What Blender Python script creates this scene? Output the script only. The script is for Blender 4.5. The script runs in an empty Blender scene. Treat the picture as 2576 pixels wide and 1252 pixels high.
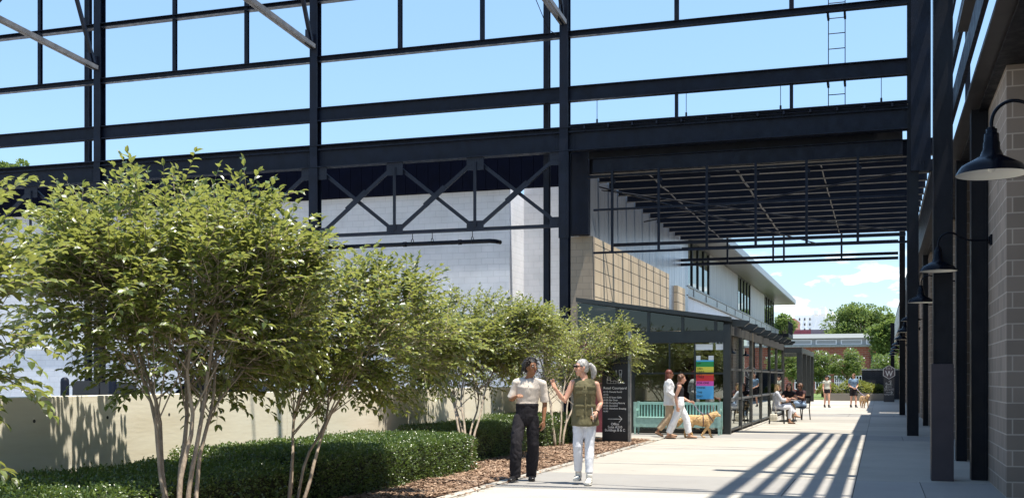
import bpy, bmesh, math, random
from mathutils import Vector, Matrix, noise
R = math.radians
random.seed(7)
C = bpy.context.scene.collection
S = bpy.context.scene
# ------------------------------------------------------------------ camera
F = 2812.0; TH = math.atan(924.0/F); sT, cT = math.sin(TH), math.cos(TH); CH = 1.5
cd = bpy.data.cameras.new('camera'); cam = bpy.data.objects.new('camera', cd); C.objects.link(cam)
cam.location = (0, 0, CH); cam.rotation_euler = (R(90), 0, TH)
cd.sensor_width = 36; cd.lens = F/2576*36; cd.shift_y = 327/2576; cd.clip_end = 3000; cd.clip_start = .05
S.camera = cam
# ------------------------------------------------------------------ sky, sun, exposure
SX, SY = .28, -.07
el = math.atan2(1, math.hypot(SX, SY)); az = math.atan2(SX, SY)
w = bpy.data.worlds.new('World'); S.world = w; w.use_nodes = True
nt = w.node_tree; N = nt.nodes; L = nt.links; N.clear()
out = N.new('ShaderNodeOutputWorld'); bg = N.new('ShaderNodeBackground'); bg.inputs[1].default_value = .13
sky = N.new('ShaderNodeTexSky'); sky.sky_type = 'NISHITA'; sky.sun_disc = False
sky.sun_elevation = el; sky.sun_rotation = az; sky.altitude = 300; sky.air_density = 1.0; sky.dust_density = .35; sky.ozone_density = 1.0
tc = N.new('ShaderNodeTexCoord'); mp = N.new('ShaderNodeMapping'); mp.inputs['Scale'].default_value = (19, 19, 62); mp.inputs['Location'].default_value = (1.7, .4, 2.35)
ns = N.new('ShaderNodeTexNoise'); ns.inputs['Scale'].default_value = 1; ns.inputs['Detail'].default_value = 8; ns.inputs['Roughness'].default_value = .55
cr = N.new('ShaderNodeMapRange'); cr.inputs['From Min'].default_value = .53; cr.inputs['From Max'].default_value = .66; cr.clamp = True
sp = N.new('ShaderNodeSeparateXYZ')
b1 = N.new('ShaderNodeMapRange'); b1.inputs['From Min'].default_value = .115; b1.inputs['From Max'].default_value = .09
b2 = N.new('ShaderNodeMapRange'); b2.inputs['From Min'].default_value = .02; b2.inputs['From Max'].default_value = .05
m1 = N.new('ShaderNodeMath'); m1.operation = 'MULTIPLY'; m2 = N.new('ShaderNodeMath'); m2.operation = 'MULTIPLY'
mx = N.new('ShaderNodeMix'); mx.data_type = 'RGBA'; mx.inputs['B'].default_value = (9.5, 9.6, 9.8, 1)
tint = N.new('ShaderNodeMix'); tint.data_type = 'RGBA'; tint.blend_type = 'MULTIPLY'; tint.inputs['Factor'].default_value = 1; tr_ = N.new('ShaderNodeValToRGB'); tr_.color_ramp.elements[0].color = (.62, .68, .80, 1); tr_.color_ramp.elements[0].position = .02; tr_.color_ramp.elements[1].color = (1.12, 1.21, 1.16, 1); tr_.color_ramp.elements[1].position = .38
L.new(tc.outputs['Generated'], mp.inputs[0]); L.new(mp.outputs[0], ns.inputs[0]); L.new(ns.outputs[0], cr.inputs[0])
L.new(tc.outputs['Generated'], sp.inputs[0]); L.new(sp.outputs[2], b1.inputs[0]); L.new(sp.outputs[2], b2.inputs[0])
L.new(b1.outputs[0], m1.inputs[0]); L.new(b2.outputs[0], m1.inputs[1]); L.new(m1.outputs[0], m2.inputs[0]); L.new(cr.outputs[0], m2.inputs[1])
L.new(sp.outputs[2], tr_.inputs[0]); L.new(tr_.outputs[0], tint.inputs['B']); L.new(sky.outputs[0], tint.inputs['A']); L.new(tint.outputs['Result'], mx.inputs['A']); L.new(m2.outputs[0], mx.inputs['Factor'])
L.new(mx.outputs['Result'], bg.inputs[0]); L.new(bg.outputs[0], out.inputs[0])
sd = bpy.data.lights.new('sun', 'SUN'); sd.energy = 4.9; sd.angle = R(.5); sd.color = (1, .94, .83)
sun = bpy.data.objects.new('sun', sd); C.objects.link(sun)
sun.rotation_euler = Vector((SX, SY, 1)).to_track_quat('Z', 'Y').to_euler(); sun.location = (20, 5, 60)
vs = S.view_settings; vs.view_transform = 'Standard'; vs.look = 'None'; vs.exposure = .86; vs.gamma = 1; vs.use_curve_mapping = False
S.cycles.max_bounces = 7; S.cycles.transparent_max_bounces = 16
S.cycles.sample_clamp_indirect = 6

# ------------------------------------------------------------------ materials
def lk(t, a, b): t.links.new(a, b)
def mat(name, col, rough=.6, metal=0, spec=.5, var=0, vscale=3, bump=0, bscale=40, trans=None, col2=None, stretch=None, isl=None, wear=None, tmix=.42):
    m = bpy.data.materials.new(name); m.use_nodes = True; t = m.node_tree; b = t.nodes['Principled BSDF']
    b.inputs['Base Color'].default_value = (*col, 1); b.inputs['Roughness'].default_value = rough
    b.inputs['Metallic'].default_value = metal; b.inputs['Specular IOR Level'].default_value = spec
    tcn = t.nodes.new('ShaderNodeTexCoord'); src = tcn.outputs['Object']
    if stretch:
        q = t.nodes.new('ShaderNodeMapping'); q.inputs['Scale'].default_value = stretch; lk(t, src, q.inputs[0]); src = q.outputs[0]
    if var or col2:
        n = t.nodes.new('ShaderNodeTexNoise'); n.inputs['Scale'].default_value = vscale; n.inputs['Detail'].default_value = 6; n.inputs['Roughness'].default_value = .6
        lk(t, src, n.inputs[0])
        r = t.nodes.new('ShaderNodeMapRange'); r.inputs['From Min'].default_value = .35; r.inputs['From Max'].default_value = .65; lk(t, n.outputs[0], r.inputs[0])
        x = t.nodes.new('ShaderNodeMix'); x.data_type = 'RGBA'
        c2 = col2 or tuple(min(1, c*(1+var)) for c in col); c1 = col if col2 else tuple(c*(1-var) for c in col)
        x.inputs['A'].default_value = (*c1, 1); x.inputs['B'].default_value = (*c2, 1)
        lk(t, r.outputs[0], x.inputs['Factor']); lk(t, x.outputs['Result'], b.inputs['Base Color'])
    def chain(fac, c3):
        x2 = t.nodes.new('ShaderNodeMix'); x2.data_type = 'RGBA'; x2.inputs['B'].default_value = (*c3, 1)
        if b.inputs['Base Color'].links: lk(t, b.inputs['Base Color'].links[0].from_socket, x2.inputs['A'])
        else: x2.inputs['A'].default_value = (*col, 1)
        lk(t, fac, x2.inputs['Factor']); lk(t, x2.outputs['Result'], b.inputs['Base Color'])
    if isl:
        gi = t.nodes.new('ShaderNodeNewGeometry'); ri = t.nodes.new('ShaderNodeMapRange'); ri.inputs['From Min'].default_value = isl[0]; ri.inputs['From Max'].default_value = 1; ri.inputs['To Max'].default_value = isl[2]
        lk(t, gi.outputs['Random Per Island'], ri.inputs[0]); chain(ri.outputs[0], isl[1])
    if wear:
        nw = t.nodes.new('ShaderNodeTexNoise'); nw.inputs['Scale'].default_value = 5.5; nw.inputs['Detail'].default_value = 9; nw.inputs['Roughness'].default_value = .75
        qm = t.nodes.new('ShaderNodeMapping'); qm.inputs['Scale'].default_value = (1, 1, .6); gq = t.nodes.new('ShaderNodeNewGeometry'); lk(t, gq.outputs['Position'], qm.inputs[0]); lk(t, qm.outputs[0], nw.inputs[0])
        rw = t.nodes.new('ShaderNodeMapRange'); rw.inputs['From Min'].default_value = .60; rw.inputs['From Max'].default_value = .72; rw.inputs['To Max'].default_value = .75; lk(t, nw.outputs[0], rw.inputs[0]); chain(rw.outputs[0], wear)
        lk(t, nw.outputs[0], b.inputs['Roughness'])
    if bump:
        n2 = t.nodes.new('ShaderNodeTexNoise'); n2.inputs['Scale'].default_value = bscale; n2.inputs['Detail'].default_value = 5; lk(t, src, n2.inputs[0])
        bp = t.nodes.new('ShaderNodeBump'); bp.inputs['Strength'].default_value = bump; bp.inputs['Distance'].default_value = .02
        lk(t, n2.outputs[0], bp.inputs['Height']); lk(t, bp.outputs[0], b.inputs['Normal'])
    if trans:
        o = t.nodes['Material Output']; tr = t.nodes.new('ShaderNodeBsdfTranslucent'); tr.inputs[0].default_value = (*trans, 1)
        ms = t.nodes.new('ShaderNodeMixShader'); ms.inputs[0].default_value = tmix
        lk(t, b.outputs[0], ms.inputs[1]); lk(t, tr.outputs[0], ms.inputs[2]); lk(t, ms.outputs[0], o.inputs[0])
    return m
def brick_mat(name, c1, c2, mortar, bw, bh, ms=.012, offset=.5, rough=.85, bump=.4, fine=.15, stain=.12):
    m = bpy.data.materials.new(name); m.use_nodes = True; t = m.node_tree; b = t.nodes['Principled BSDF']; b.inputs['Roughness'].default_value = rough
    g = t.nodes.new('ShaderNodeNewGeometry'); s = t.nodes.new('ShaderNodeSeparateXYZ'); lk(t, g.outputs['Position'], s.inputs[0])
    a = t.nodes.new('ShaderNodeMath'); a.operation = 'ADD'; lk(t, s.outputs[0], a.inputs[0]); lk(t, s.outputs[1], a.inputs[1])
    c = t.nodes.new('ShaderNodeCombineXYZ'); lk(t, a.outputs[0], c.inputs[0]); lk(t, s.outputs[2], c.inputs[1])
    br = t.nodes.new('ShaderNodeTexBrick'); br.offset = offset; br.inputs['Scale'].default_value = 1
    br.inputs['Color1'].default_value = (*c1, 1); br.inputs['Color2'].default_value = (*c2, 1); br.inputs['Mortar'].default_value = (*mortar, 1)
    br.inputs['Brick Width'].default_value = bw; br.inputs['Row Height'].default_value = bh; br.inputs['Mortar Size'].default_value = ms; br.inputs['Mortar Smooth'].default_value = .1
    lk(t, c.outputs[0], br.inputs[0])
    n = t.nodes.new('ShaderNodeTexNoise'); n.inputs['Scale'].default_value = 1.3; n.inputs['Detail'].default_value = 8; lk(t, g.outputs['Position'], n.inputs[0])
    r = t.nodes.new('ShaderNodeMapRange'); r.inputs['To Min'].default_value = 1-stain*2; r.inputs['To Max'].default_value = 1+stain*2; lk(t, n.outputs[0], r.inputs[0])
    x = t.nodes.new('ShaderNodeMix'); x.data_type = 'RGBA'; x.blend_type = 'MULTIPLY'; x.inputs['Factor'].default_value = 1
    lk(t, br.outputs[0], x.inputs['A']); lk(t, r.outputs[0], x.inputs['B']); lk(t, x.outputs['Result'], b.inputs['Base Color'])
    n2 = t.nodes.new('ShaderNodeTexNoise'); n2.inputs['Scale'].default_value = 60; lk(t, g.outputs['Position'], n2.inputs[0])
    ad = t.nodes.new('ShaderNodeMath'); ad.operation = 'MULTIPLY_ADD'; ad.inputs[1].default_value = fine; iv = t.nodes.new('ShaderNodeMath'); iv.operation = 'SUBTRACT'; iv.inputs[0].default_value = 1
    lk(t, br.outputs['Fac'], iv.inputs[1]); lk(t, n2.outputs[0], ad.inputs[0]); lk(t, iv.outputs[0], ad.inputs[2])
    bp = t.nodes.new('ShaderNodeBump'); bp.inputs['Strength'].default_value = bump; bp.inputs['Distance'].default_value = .01
    lk(t, ad.outputs[0], bp.inputs['Height']); lk(t, bp.outputs[0], b.inputs['Normal'])
    return m
def glass_mat(name, tintc, gl=.35):
    m = bpy.data.materials.new(name); m.use_nodes = True; t = m.node_tree; t.nodes.remove(t.nodes['Principled BSDF']); o = t.nodes['Material Output']
    tr = t.nodes.new('ShaderNodeBsdfTransparent'); tr.inputs[0].default_value = (*tintc, 1)
    g = t.nodes.new('ShaderNodeBsdfGlossy'); g.inputs['Roughness'].default_value = .01; g.inputs[0].default_value = (.95, 1, .98, 1)
    fr = t.nodes.new('ShaderNodeFresnel'); fr.inputs[0].default_value = 1.55; k = t.nodes.new('ShaderNodeMapRange'); k.inputs['To Min'].default_value = gl*.3; k.inputs['To Max'].default_value = 1; lk(t, fr.outputs[0], k.inputs[0])
    ms = t.nodes.new('ShaderNodeMixShader'); lk(t, k.outputs[0], ms.inputs[0]); lk(t, tr.outputs[0], ms.inputs[1]); lk(t, g.outputs[0], ms.inputs[2]); lk(t, ms.outputs[0], o.inputs[0])
    return m
M = {}
M['steel'] = mat('navy painted steel', (.0035, .0062, .0150), .5, 0, .22, var=.25, vscale=2.5, bump=.12, bscale=25, wear=(.014, .016, .024))
M['steelb'] = mat('dark painted steel', (.0028, .0036, .0075), .4, 0, .25, var=.3, vscale=2, bump=.08, bscale=25, wear=(.012, .012, .015))
M['siding'] = mat('navy wall siding', (.0008, .0022, .011), .7, 0, .08, var=.15, vscale=4); M['steel2'] = mat('slate painted bracing', (.008, .011, .021), .5, 0, .3, var=.2, vscale=3)
M['white'] = brick_mat('white painted block', (.72, .73, .78), (.68, .70, .75), (.58, .60, .65), .4, .2, .006, bump=.6, fine=.1, stain=.11)
M['tan'] = brick_mat('tan block', (.40, .32, .24), (.36, .29, .21), (.3, .25, .19), .4, .2, .01, stain=.1)
M['tanp'] = brick_mat('tan block panels', (.62, .50, .35), (.56, .45, .31), (.08, .07, .06), .8, .4, .014, offset=0, stain=.1)
M['blockr'] = brick_mat('grey brown block', (.29, .23, .185), (.225, .18, .145), (.44, .37, .31), .4, .2, .009, stain=.12)
M['brick'] = brick_mat('red brick', (.30, .085, .055), (.22, .06, .04), (.28, .2, .16), .6, .2, .02, bump=.2)
M['dbrick'] = brick_mat('dark brick', (.035, .035, .045), (.025, .025, .03), (.06, .06, .07), .24, .08, .01, bump=.2)
M['silver'] = mat('silver metal panel', (.31, .33, .37), .34, .75, .5, var=.08, vscale=.6, stretch=(1, 1, .2))
M['concw'] = None
M['leaf'] = mat('leaf', (.012, .030, .010), .34, 0, .7, trans=(.62, .66, .15), col2=(.035, .064, .018), vscale=3.5, isl=(.42, (.20, .25, .065), .95), tmix=.27)
M['leaf2'] = mat('far leaf', (.05, .10, .022), .5, 0, .4, trans=(.30, .40, .10), col2=(.09, .14, .035), vscale=.8, isl=(.4, (.15, .20, .06), .7), tmix=.35)
M['hleaf'] = mat('hedge leaf', (.028, .058, .014), .3, 0, .7, trans=(.26, .38, .06), col2=(.070, .115, .030), vscale=4, isl=(.5, (.17, .22, .07), .9), tmix=.25)
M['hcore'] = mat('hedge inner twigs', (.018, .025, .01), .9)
M['bark'] = mat('grey bark', (.30, .24, .18), .8, var=.3, vscale=14, bump=.5, bscale=60, stretch=(1, 1, .3))
M['lampb'] = mat('black enamel', (.002, .003, .007), .22, 0, .14)
M['lampw'] = mat('white enamel', (.75, .73, .66), .4)
M['black'] = mat('black paint', (.012, .013, .016), .45, var=.2)
M['frame'] = mat('charcoal frame', (.018, .022, .022), .4, var=.2)
M['alu'] = mat('galvanised steel', (.30, .31, .31), .38, .7, var=.25, vscale=8)
M['glass'] = glass_mat('window glass', (.46, .50, .48), .5)
M['frameg'] = mat('weathered grey frame', (.085, .085, .08), .5, var=.3, vscale=6); M['alud'] = M['frameg']; M['girder'] = mat('brown black girder', (.030, .026, .026), .4, var=.3); M['joist'] = mat('joist paint', (.005, .006, .012), .6, 0, .2, var=.2); M['flange'] = mat('bounce lit flange', (.15, .14, .13), .6, var=.4, vscale=1.5)  # flange: pale tone has the ground's bounced light painted into it
M['glassd'] = glass_mat('roof glass', (.09, .11, .11), .04)
M['wpanel'] = mat('white panel', (.82, .83, .84), .5, var=.04)
M['teal'] = mat('teal paint', (.29, .47, .42), .5, var=.14, vscale=9, bump=.1)
M['maroon'] = mat('maroon wall', (.16, .03, .045), .6, var=.2)
M['whitet'] = mat('white lettering', (.8, .8, .78), .5)
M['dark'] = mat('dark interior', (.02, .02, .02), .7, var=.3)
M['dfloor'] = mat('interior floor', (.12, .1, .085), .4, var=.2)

# ------------------------------------------------------------------ mesh helpers
CAPK = [1.0]                                             # how far rounded loft ends bulge
class MB:
    def __init__(s): s.v = []; s.f = []
    def box(s, x0, x1, y0, y1, z0, z1):
        if x0 > x1: x0, x1 = x1, x0
        if y0 > y1: y0, y1 = y1, y0
        b = len(s.v)
        s.v += [(x0,y0,z0),(x1,y0,z0),(x1,y1,z0),(x0,y1,z0),(x0,y0,z1),(x1,y0,z1),(x1,y1,z1),(x0,y1,z1)]
        s.f += [(b,b+3,b+2,b+1),(b+4,b+5,b+6,b+7),(b,b+1,b+5,b+4),(b+1,b+2,b+6,b+5),(b+2,b+3,b+7,b+6),(b+3,b,b+4,b+7)]
        return s
    def bar(s, p, q, a, b, ref=(0,0,1)):
        p = Vector(p); q = Vector(q); t = (q-p).normalized(); r = Vector(ref)
        if abs(t.dot(r)) > .97: r = Vector((0,1,0))
        X = t.cross(r).normalized(); Y = X.cross(t)
        k = len(s.v)
        for e in (p, q):
            for i, j in ((-1,-1),(1,-1),(1,1),(-1,1)): s.v.append(tuple(e + X*(i*a/2) + Y*(j*b/2)))
        s.f += [(k+3,k+2,k+1,k),(k+4,k+5,k+6,k+7)] + [(k+i,k+(i+1)%4,k+4+(i+1)%4,k+4+i) for i in range(4)]
        return s
    def ibeam(s, p, q, d, fw, ft=.02, wt=.012, ref=(0,0,1)):
        p = Vector(p); q = Vector(q); t = (q-p).normalized(); r = Vector(ref)
        Y = (r - t*r.dot(t)).normalized()
        s.bar(p, q, wt, d-2*ft-.002, ref); o = Y*(d/2-ft/2)
        s.bar(p+o, q+o, fw, ft, ref); s.bar(p-o, q-o, fw, ft, ref); return s
    def tube(s, pts, rad, n=8, ref=None, caps=True):
        pts = [Vector(p) for p in pts]
        if not isinstance(rad, (list, tuple)): rad = [rad]*len(pts)
        k = len(s.v); prev = Vector(ref) if ref else None
        for i, p in enumerate(pts):
            t = (pts[min(i+1, len(pts)-1)]-pts[max(i-1, 0)]).normalized()
            if prev is None: prev = Vector((1,0,0)) if abs(t.x) < .9 else Vector((0,1,0))
            a = prev - t*prev.dot(t)
            if a.length < 1e-5: a = t.orthogonal()
            a.normalize(); b = t.cross(a); prev = a
            ra, rb = rad[i] if isinstance(rad[i], (list, tuple)) else (rad[i], rad[i])
            for j in range(n):
                an = 2*math.pi*j/n; s.v.append(tuple(p + a*(ra*math.cos(an)) + b*(rb*math.sin(an))))
        for i in range(len(pts)-1):
            for j in range(n):
                s.f.append((k+i*n+j, k+i*n+(j+1)%n, k+(i+1)*n+(j+1)%n, k+(i+1)*n+j))
        if caps:
            s.f.append(tuple(k+j for j in reversed(range(n)))); e = k+(len(pts)-1)*n; s.f.append(tuple(e+j for j in range(n)))
        return s
    def loft(s, pts, rad, ref=(1,0,0), n=16):            # round-ended elliptical tube
        pts = [Vector(p) for p in pts]; rad = [r if isinstance(r, (list, tuple)) else (r, r) for r in rad]
        t0 = (pts[0]-pts[1]).normalized(); t1 = (pts[-1]-pts[-2]).normalized()
        m0 = min(rad[0])*CAPK[0]; m1_ = min(rad[-1])*CAPK[0]
        P = [pts[0]+t0*m0*.98, pts[0]+t0*m0*.8, pts[0]+t0*m0*.45] + pts + [pts[-1]+t1*m1_*.45, pts[-1]+t1*m1_*.8, pts[-1]+t1*m1_*.98]
        sc = lambda r, k: (r[0]*k, r[1]*k)
        Q = [sc(rad[0], .18), sc(rad[0], .6), sc(rad[0], .89)] + rad + [sc(rad[-1], .89), sc(rad[-1], .6), sc(rad[-1], .18)]
        k = len(s.v); rf = Vector(ref)
        for i, p in enumerate(P):
            if i <= 3: t = -t0
            elif i >= len(P)-4: t = t1
            else: t = (P[i+1]-P[i-1]).normalized()
            a = rf - t*rf.dot(t)
            if a.length < .05: a = t.orthogonal()
            a.normalize(); b = t.cross(a)
            for j in range(n):
                an = 2*math.pi*j/n; s.v.append(tuple(p + a*(Q[i][0]*math.cos(an)) + b*(Q[i][1]*math.sin(an))))
        for i in range(len(P)-1):
            for j in range(n): s.f.append((k+i*n+j, k+i*n+(j+1)%n, k+(i+1)*n+(j+1)%n, k+(i+1)*n+j))
        s.f.append(tuple(k+j for j in reversed(range(n)))); e = k+(len(P)-1)*n; s.f.append(tuple(e+j for j in range(n)))
        return s
    def ell(s, c, r, fr=None, nu=14, nv=9):
        c = Vector(c); X, Y, Z = fr if fr else (Vector((1,0,0)), Vector((0,1,0)), Vector((0,0,1)))
        k = len(s.v); s.v.append(tuple(c-Z*r[2]))
        for i in range(1, nv):
            a = -math.pi/2+math.pi*i/nv
            for j in range(nu):
                b = 2*math.pi*j/nu; s.v.append(tuple(c + X*(r[0]*math.cos(a)*math.cos(b)) + Y*(r[1]*math.cos(a)*math.sin(b)) + Z*(r[2]*math.sin(a))))
        s.v.append(tuple(c+Z*r[2])); e = len(s.v)-1
        for j in range(nu): s.f.append((k, k+1+(j+1)%nu, k+1+j)); s.f.append((e, e-nu+j, e-nu+(j+1)%nu))
        for i in range(nv-2):
            for j in range(nu): s.f.append((k+1+i*nu+j, k+1+i*nu+(j+1)%nu, k+1+(i+1)*nu+(j+1)%nu, k+1+(i+1)*nu+j))
        return s
    def prism(s, poly, axis, a, b):                      # poly in 2-D, extruded on axis 'x','y' or 'z'
        k = len(s.v); n = len(poly)
        for w_ in (a, b):
            for (p, q) in poly: s.v.append((w_, p, q) if axis == 'x' else (p, w_, q) if axis == 'y' else (p, q, w_))
        s.f.append(tuple(k+i for i in range(n))); s.f.append(tuple(k+n+i for i in reversed(range(n))))
        for i in range(n): s.f.append((k+i, k+n+i, k+n+(i+1)%n, k+(i+1)%n))
        return s
    def quad(s, a, b, c, d): k = len(s.v); s.v += [tuple(a), tuple(b), tuple(c), tuple(d)]; s.f.append((k,k+1,k+2,k+3)); return s
    def lathe(s, prof, c, n=32):
        k = len(s.v)
        for (r, z) in prof:
            for j in range(n): an = 2*math.pi*j/n; s.v.append((c[0]+r*math.cos(an), c[1]+r*math.sin(an), c[2]+z))
        for i in range(len(prof)-1):
            for j in range(n): s.f.append((k+i*n+j, k+i*n+(j+1)%n, k+(i+1)*n+(j+1)%n, k+(i+1)*n+j))
        return s
    def mesh(s, name='m', smooth=False, fix=True):
        me = bpy.data.meshes.new(name); me.from_pydata(s.v, [], s.f); me.update()
        if fix:
            bm = bmesh.new(); bm.from_mesh(me); bmesh.ops.recalc_face_normals(bm, faces=bm.faces); bm.to_mesh(me); bm.free()
        if smooth: me.polygons.foreach_set('use_smooth', [True]*len(me.polygons))
        return me
def ob(name, mb, m, parent=None, smooth=False, loc=None, bevel=0, fix=True, local=None):
    me = mb.mesh(name, smooth, fix) if isinstance(mb, MB) else mb
    me.materials.clear(); me.materials.append(m)
    o = bpy.data.objects.new(name, me); C.objects.link(o)
    if parent:
        o.parent = parent
        if local is None:      # geometry given in world coordinates: the parent chain is translation only
            p = parent; off = Vector((0,0,0))
            while p: off += p.location; p = p.parent
            o.location = -off
    if bevel:
        b = o.modifiers.new('bevel', 'BEVEL'); b.width = bevel; b.segments = 2; b.limit_method = 'ANGLE'
    return o
def thing(name, label, cat, loc=(0,0,0), rz=0, group=None):
    o = bpy.data.objects.new(name, None); C.objects.link(o); o.location = loc; o.rotation_euler = (0,0,rz); o.empty_display_size = .2
    o['label'] = label; o['category'] = cat
    if group: o['group'] = group
    return o
def tag(o, label, cat, group=None, kind=None):
    o['label'] = label; o['category'] = cat
    if group: o['group'] = group
    if kind: o['kind'] = kind
    return o
def struct(name, mb, m, **k): o = ob(name, mb, m, **k); o['kind'] = 'structure'; return o
def dup(root, loc, rz, label, group=None):
    r = root.copy(); C.objects.link(r); r.location = loc; r.rotation_euler = (0,0,rz); r['label'] = label
    if group: r['group'] = group
    for ch in list(root.children):
        c = ch.copy(); C.objects.link(c); c.parent = r
        for g in list(ch.children):
            d = g.copy(); C.objects.link(d); d.parent = c
    return r
def gp(u, v):                                            # photo point on the ground -> world
    d = F*CH/(v-953); lat = (u-1288)/F*d
    return Vector((lat*cT-d*sT, lat*sT+d*cT, 0))
def xat(u, Y): k = (u-1288)/F; return Y*(k*cT-sT)/(cT+k*sT)
def zat(v, X, Y): return CH+(953-v)/F*(-X*sT+Y*cT)
def text_mb(mb, s, size, x, y, z, align='LEFT', face='-y', sx=1.0, thick=.002):
    cu = bpy.data.curves.new('t', 'FONT'); cu.body = s; cu.size = size; cu.align_x = align; cu.extrude = thick; cu.offset = size*.008
    o = bpy.data.objects.new('t', cu); C.objects.link(o); dg = bpy.context.evaluated_depsgraph_get()
    me = bpy.data.meshes.new_from_object(o.evaluated_get(dg)); k = len(mb.v)
    for v in me.vertices:
        a, b, c = v.co.x*sx, v.co.y, v.co.z
        mb.v.append((x+a, y-c, z+b))
    for p in me.polygons: mb.f.append(tuple(k+i for i in p.vertices))
    bpy.data.objects.remove(o); bpy.data.meshes.remove(me); bpy.data.curves.remove(cu)

exec_parts = True
# ================================================================== GROUND
def conc_mat(name, base, joints=True):
    m = bpy.data.materials.new(name); m.use_nodes = True; t = m.node_tree; b = t.nodes['Principled BSDF']; b.inputs['Roughness'].default_value = .75
    g = t.nodes.new('ShaderNodeNewGeometry'); n = t.nodes.new('ShaderNodeTexNoise'); n.inputs['Scale'].default_value = .9; n.inputs['Detail'].default_value = 9; n.inputs['Roughness'].default_value = .62
    lk(t, g.outputs['Position'], n.inputs[0]); r = t.nodes.new('ShaderNodeMapRange'); r.inputs['To Min'].default_value = .8; r.inputs['To Max'].default_value = 1.2; lk(t, n.outputs[0], r.inputs[0])
    x = t.nodes.new('ShaderNodeMix'); x.data_type = 'RGBA'; x.blend_type = 'MULTIPLY'; x.inputs['Factor'].default_value = 1; x.inputs['A'].default_value = (*base, 1)
    lk(t, r.outputs[0], x.inputs['B']); y2 = t.nodes.new('ShaderNodeMix'); y2.data_type = 'RGBA'; y2.blend_type = 'MULTIPLY'; y2.inputs['Factor'].default_value = 1
    rp = t.nodes.new('ShaderNodeMapRange'); rp.inputs['To Min'].default_value = .84; rp.inputs['To Max'].default_value = 1.06; lk(t, g.outputs['Random Per Island'], rp.inputs[0])
    ns3 = t.nodes.new('ShaderNodeTexNoise'); ns3.inputs['Scale'].default_value = 3.5; ns3.inputs['Detail'].default_value = 10; ns3.inputs['Roughness'].default_value = .7; lk(t, g.outputs['Position'], ns3.inputs[0])
    st3 = t.nodes.new('ShaderNodeMapRange'); st3.inputs['From Min'].default_value = .62; st3.inputs['From Max'].default_value = .74; st3.inputs['To Min'].default_value = 1; st3.inputs['To Max'].default_value = .62; lk(t, ns3.outputs[0], st3.inputs[0])
    mm = t.nodes.new('ShaderNodeMath'); mm.operation = 'MULTIPLY'; lk(t, rp.outputs[0], mm.inputs[0]); lk(t, st3.outputs[0], mm.inputs[1])
    lk(t, x.outputs['Result'], y2.inputs['A']); lk(t, mm.outputs[0], y2.inputs['B']); lk(t, y2.outputs['Result'], b.inputs['Base Color'])
    n2 = t.nodes.new('ShaderNodeTexNoise'); n2.inputs['Scale'].default_value = 120; lk(t, g.outputs['Position'], n2.inputs[0])
    bp = t.nodes.new('ShaderNodeBump'); bp.inputs['Strength'].default_value = .25; bp.inputs['Distance'].default_value = .004; lk(t, n2.outputs[0], bp.inputs['Height']); lk(t, bp.outputs[0], b.inputs['Normal'])
    return m
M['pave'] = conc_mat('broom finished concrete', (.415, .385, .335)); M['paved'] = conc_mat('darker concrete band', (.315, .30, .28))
M['joint'] = mat('joint filler', (.09, .085, .08), .9)
M['mulch'] = mat('bark mulch', (.085, .048, .032), .95, col2=(.22, .13, .085), vscale=45, bump=.6, bscale=60)
M['ground'] = conc_mat('far ground', (.40, .385, .35)); M['lawn'] = mat('lawn grass', (.09, .15, .03), .9, col2=(.16, .22, .06), vscale=2)
g = MB(); g.quad((-900,-60,-.05), (900,-60,-.05), (900,1800,-.05), (-900,1800,-.05)); struct('ground', g, M['ground'])
pv = MB(); jt = MB(); bd = MB()
# slabs between joints: each slab its own box in the single pavement sheet
ys = [-6, -2, 2.4, 6.9, 11.1, 14.7, 17.35, 20.1, 22.6, 25.4, 28.75, 31.15, 34.2, 37.2, 40.2, 43.2, 46.6, 49.2, 53, 57, 61, 65, 69, 73, 77, 82, 88, 95, 105]
xs = [-5.14, -2.95, -1.2, -.33, .56, 8]
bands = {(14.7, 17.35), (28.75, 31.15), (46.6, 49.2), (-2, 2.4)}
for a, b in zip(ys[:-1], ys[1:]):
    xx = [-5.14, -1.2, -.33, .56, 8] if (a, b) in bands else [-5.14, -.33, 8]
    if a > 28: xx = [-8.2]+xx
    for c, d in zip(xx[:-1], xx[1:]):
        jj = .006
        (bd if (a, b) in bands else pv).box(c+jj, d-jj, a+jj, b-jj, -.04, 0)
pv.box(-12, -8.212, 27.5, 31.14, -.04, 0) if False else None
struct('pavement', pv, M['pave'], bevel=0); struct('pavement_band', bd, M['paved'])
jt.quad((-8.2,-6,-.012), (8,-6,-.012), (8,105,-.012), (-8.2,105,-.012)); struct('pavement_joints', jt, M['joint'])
pl = MB()
for a in range(-6, 27, 3): pl.box(-5.30, -5.146, a+.004, min(a+2.996, 27.2), -.05, .012)
pl.box(-8.5, -5.15, 27.215, 28.74, -.05, .008); pl.box(-8.5, -8.21, 28.75, 31.5, -.05, .008)
struct('kerb', pl, M['pave'])
mu = MB(); nx, ny = 26, 220
for j in range(ny+1):
    for i in range(nx+1):
        x = -8.62+i*(3.31/nx); y = -6+j*(33.2/ny)
        mu.v.append((x, y, .012+.035*noise.noise((x*1.1, y*1.1, 0))+.012*noise.noise((x*7, y*7, 3))))
for j in range(ny):
    for i in range(nx): k = j*(nx+1)+i; mu.f.append((k, k+1, k+nx+2, k+nx+1))
struct('mulch_bed', mu, M['mulch'], smooth=True)
ch = MB(); rr = random.Random(3)
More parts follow.
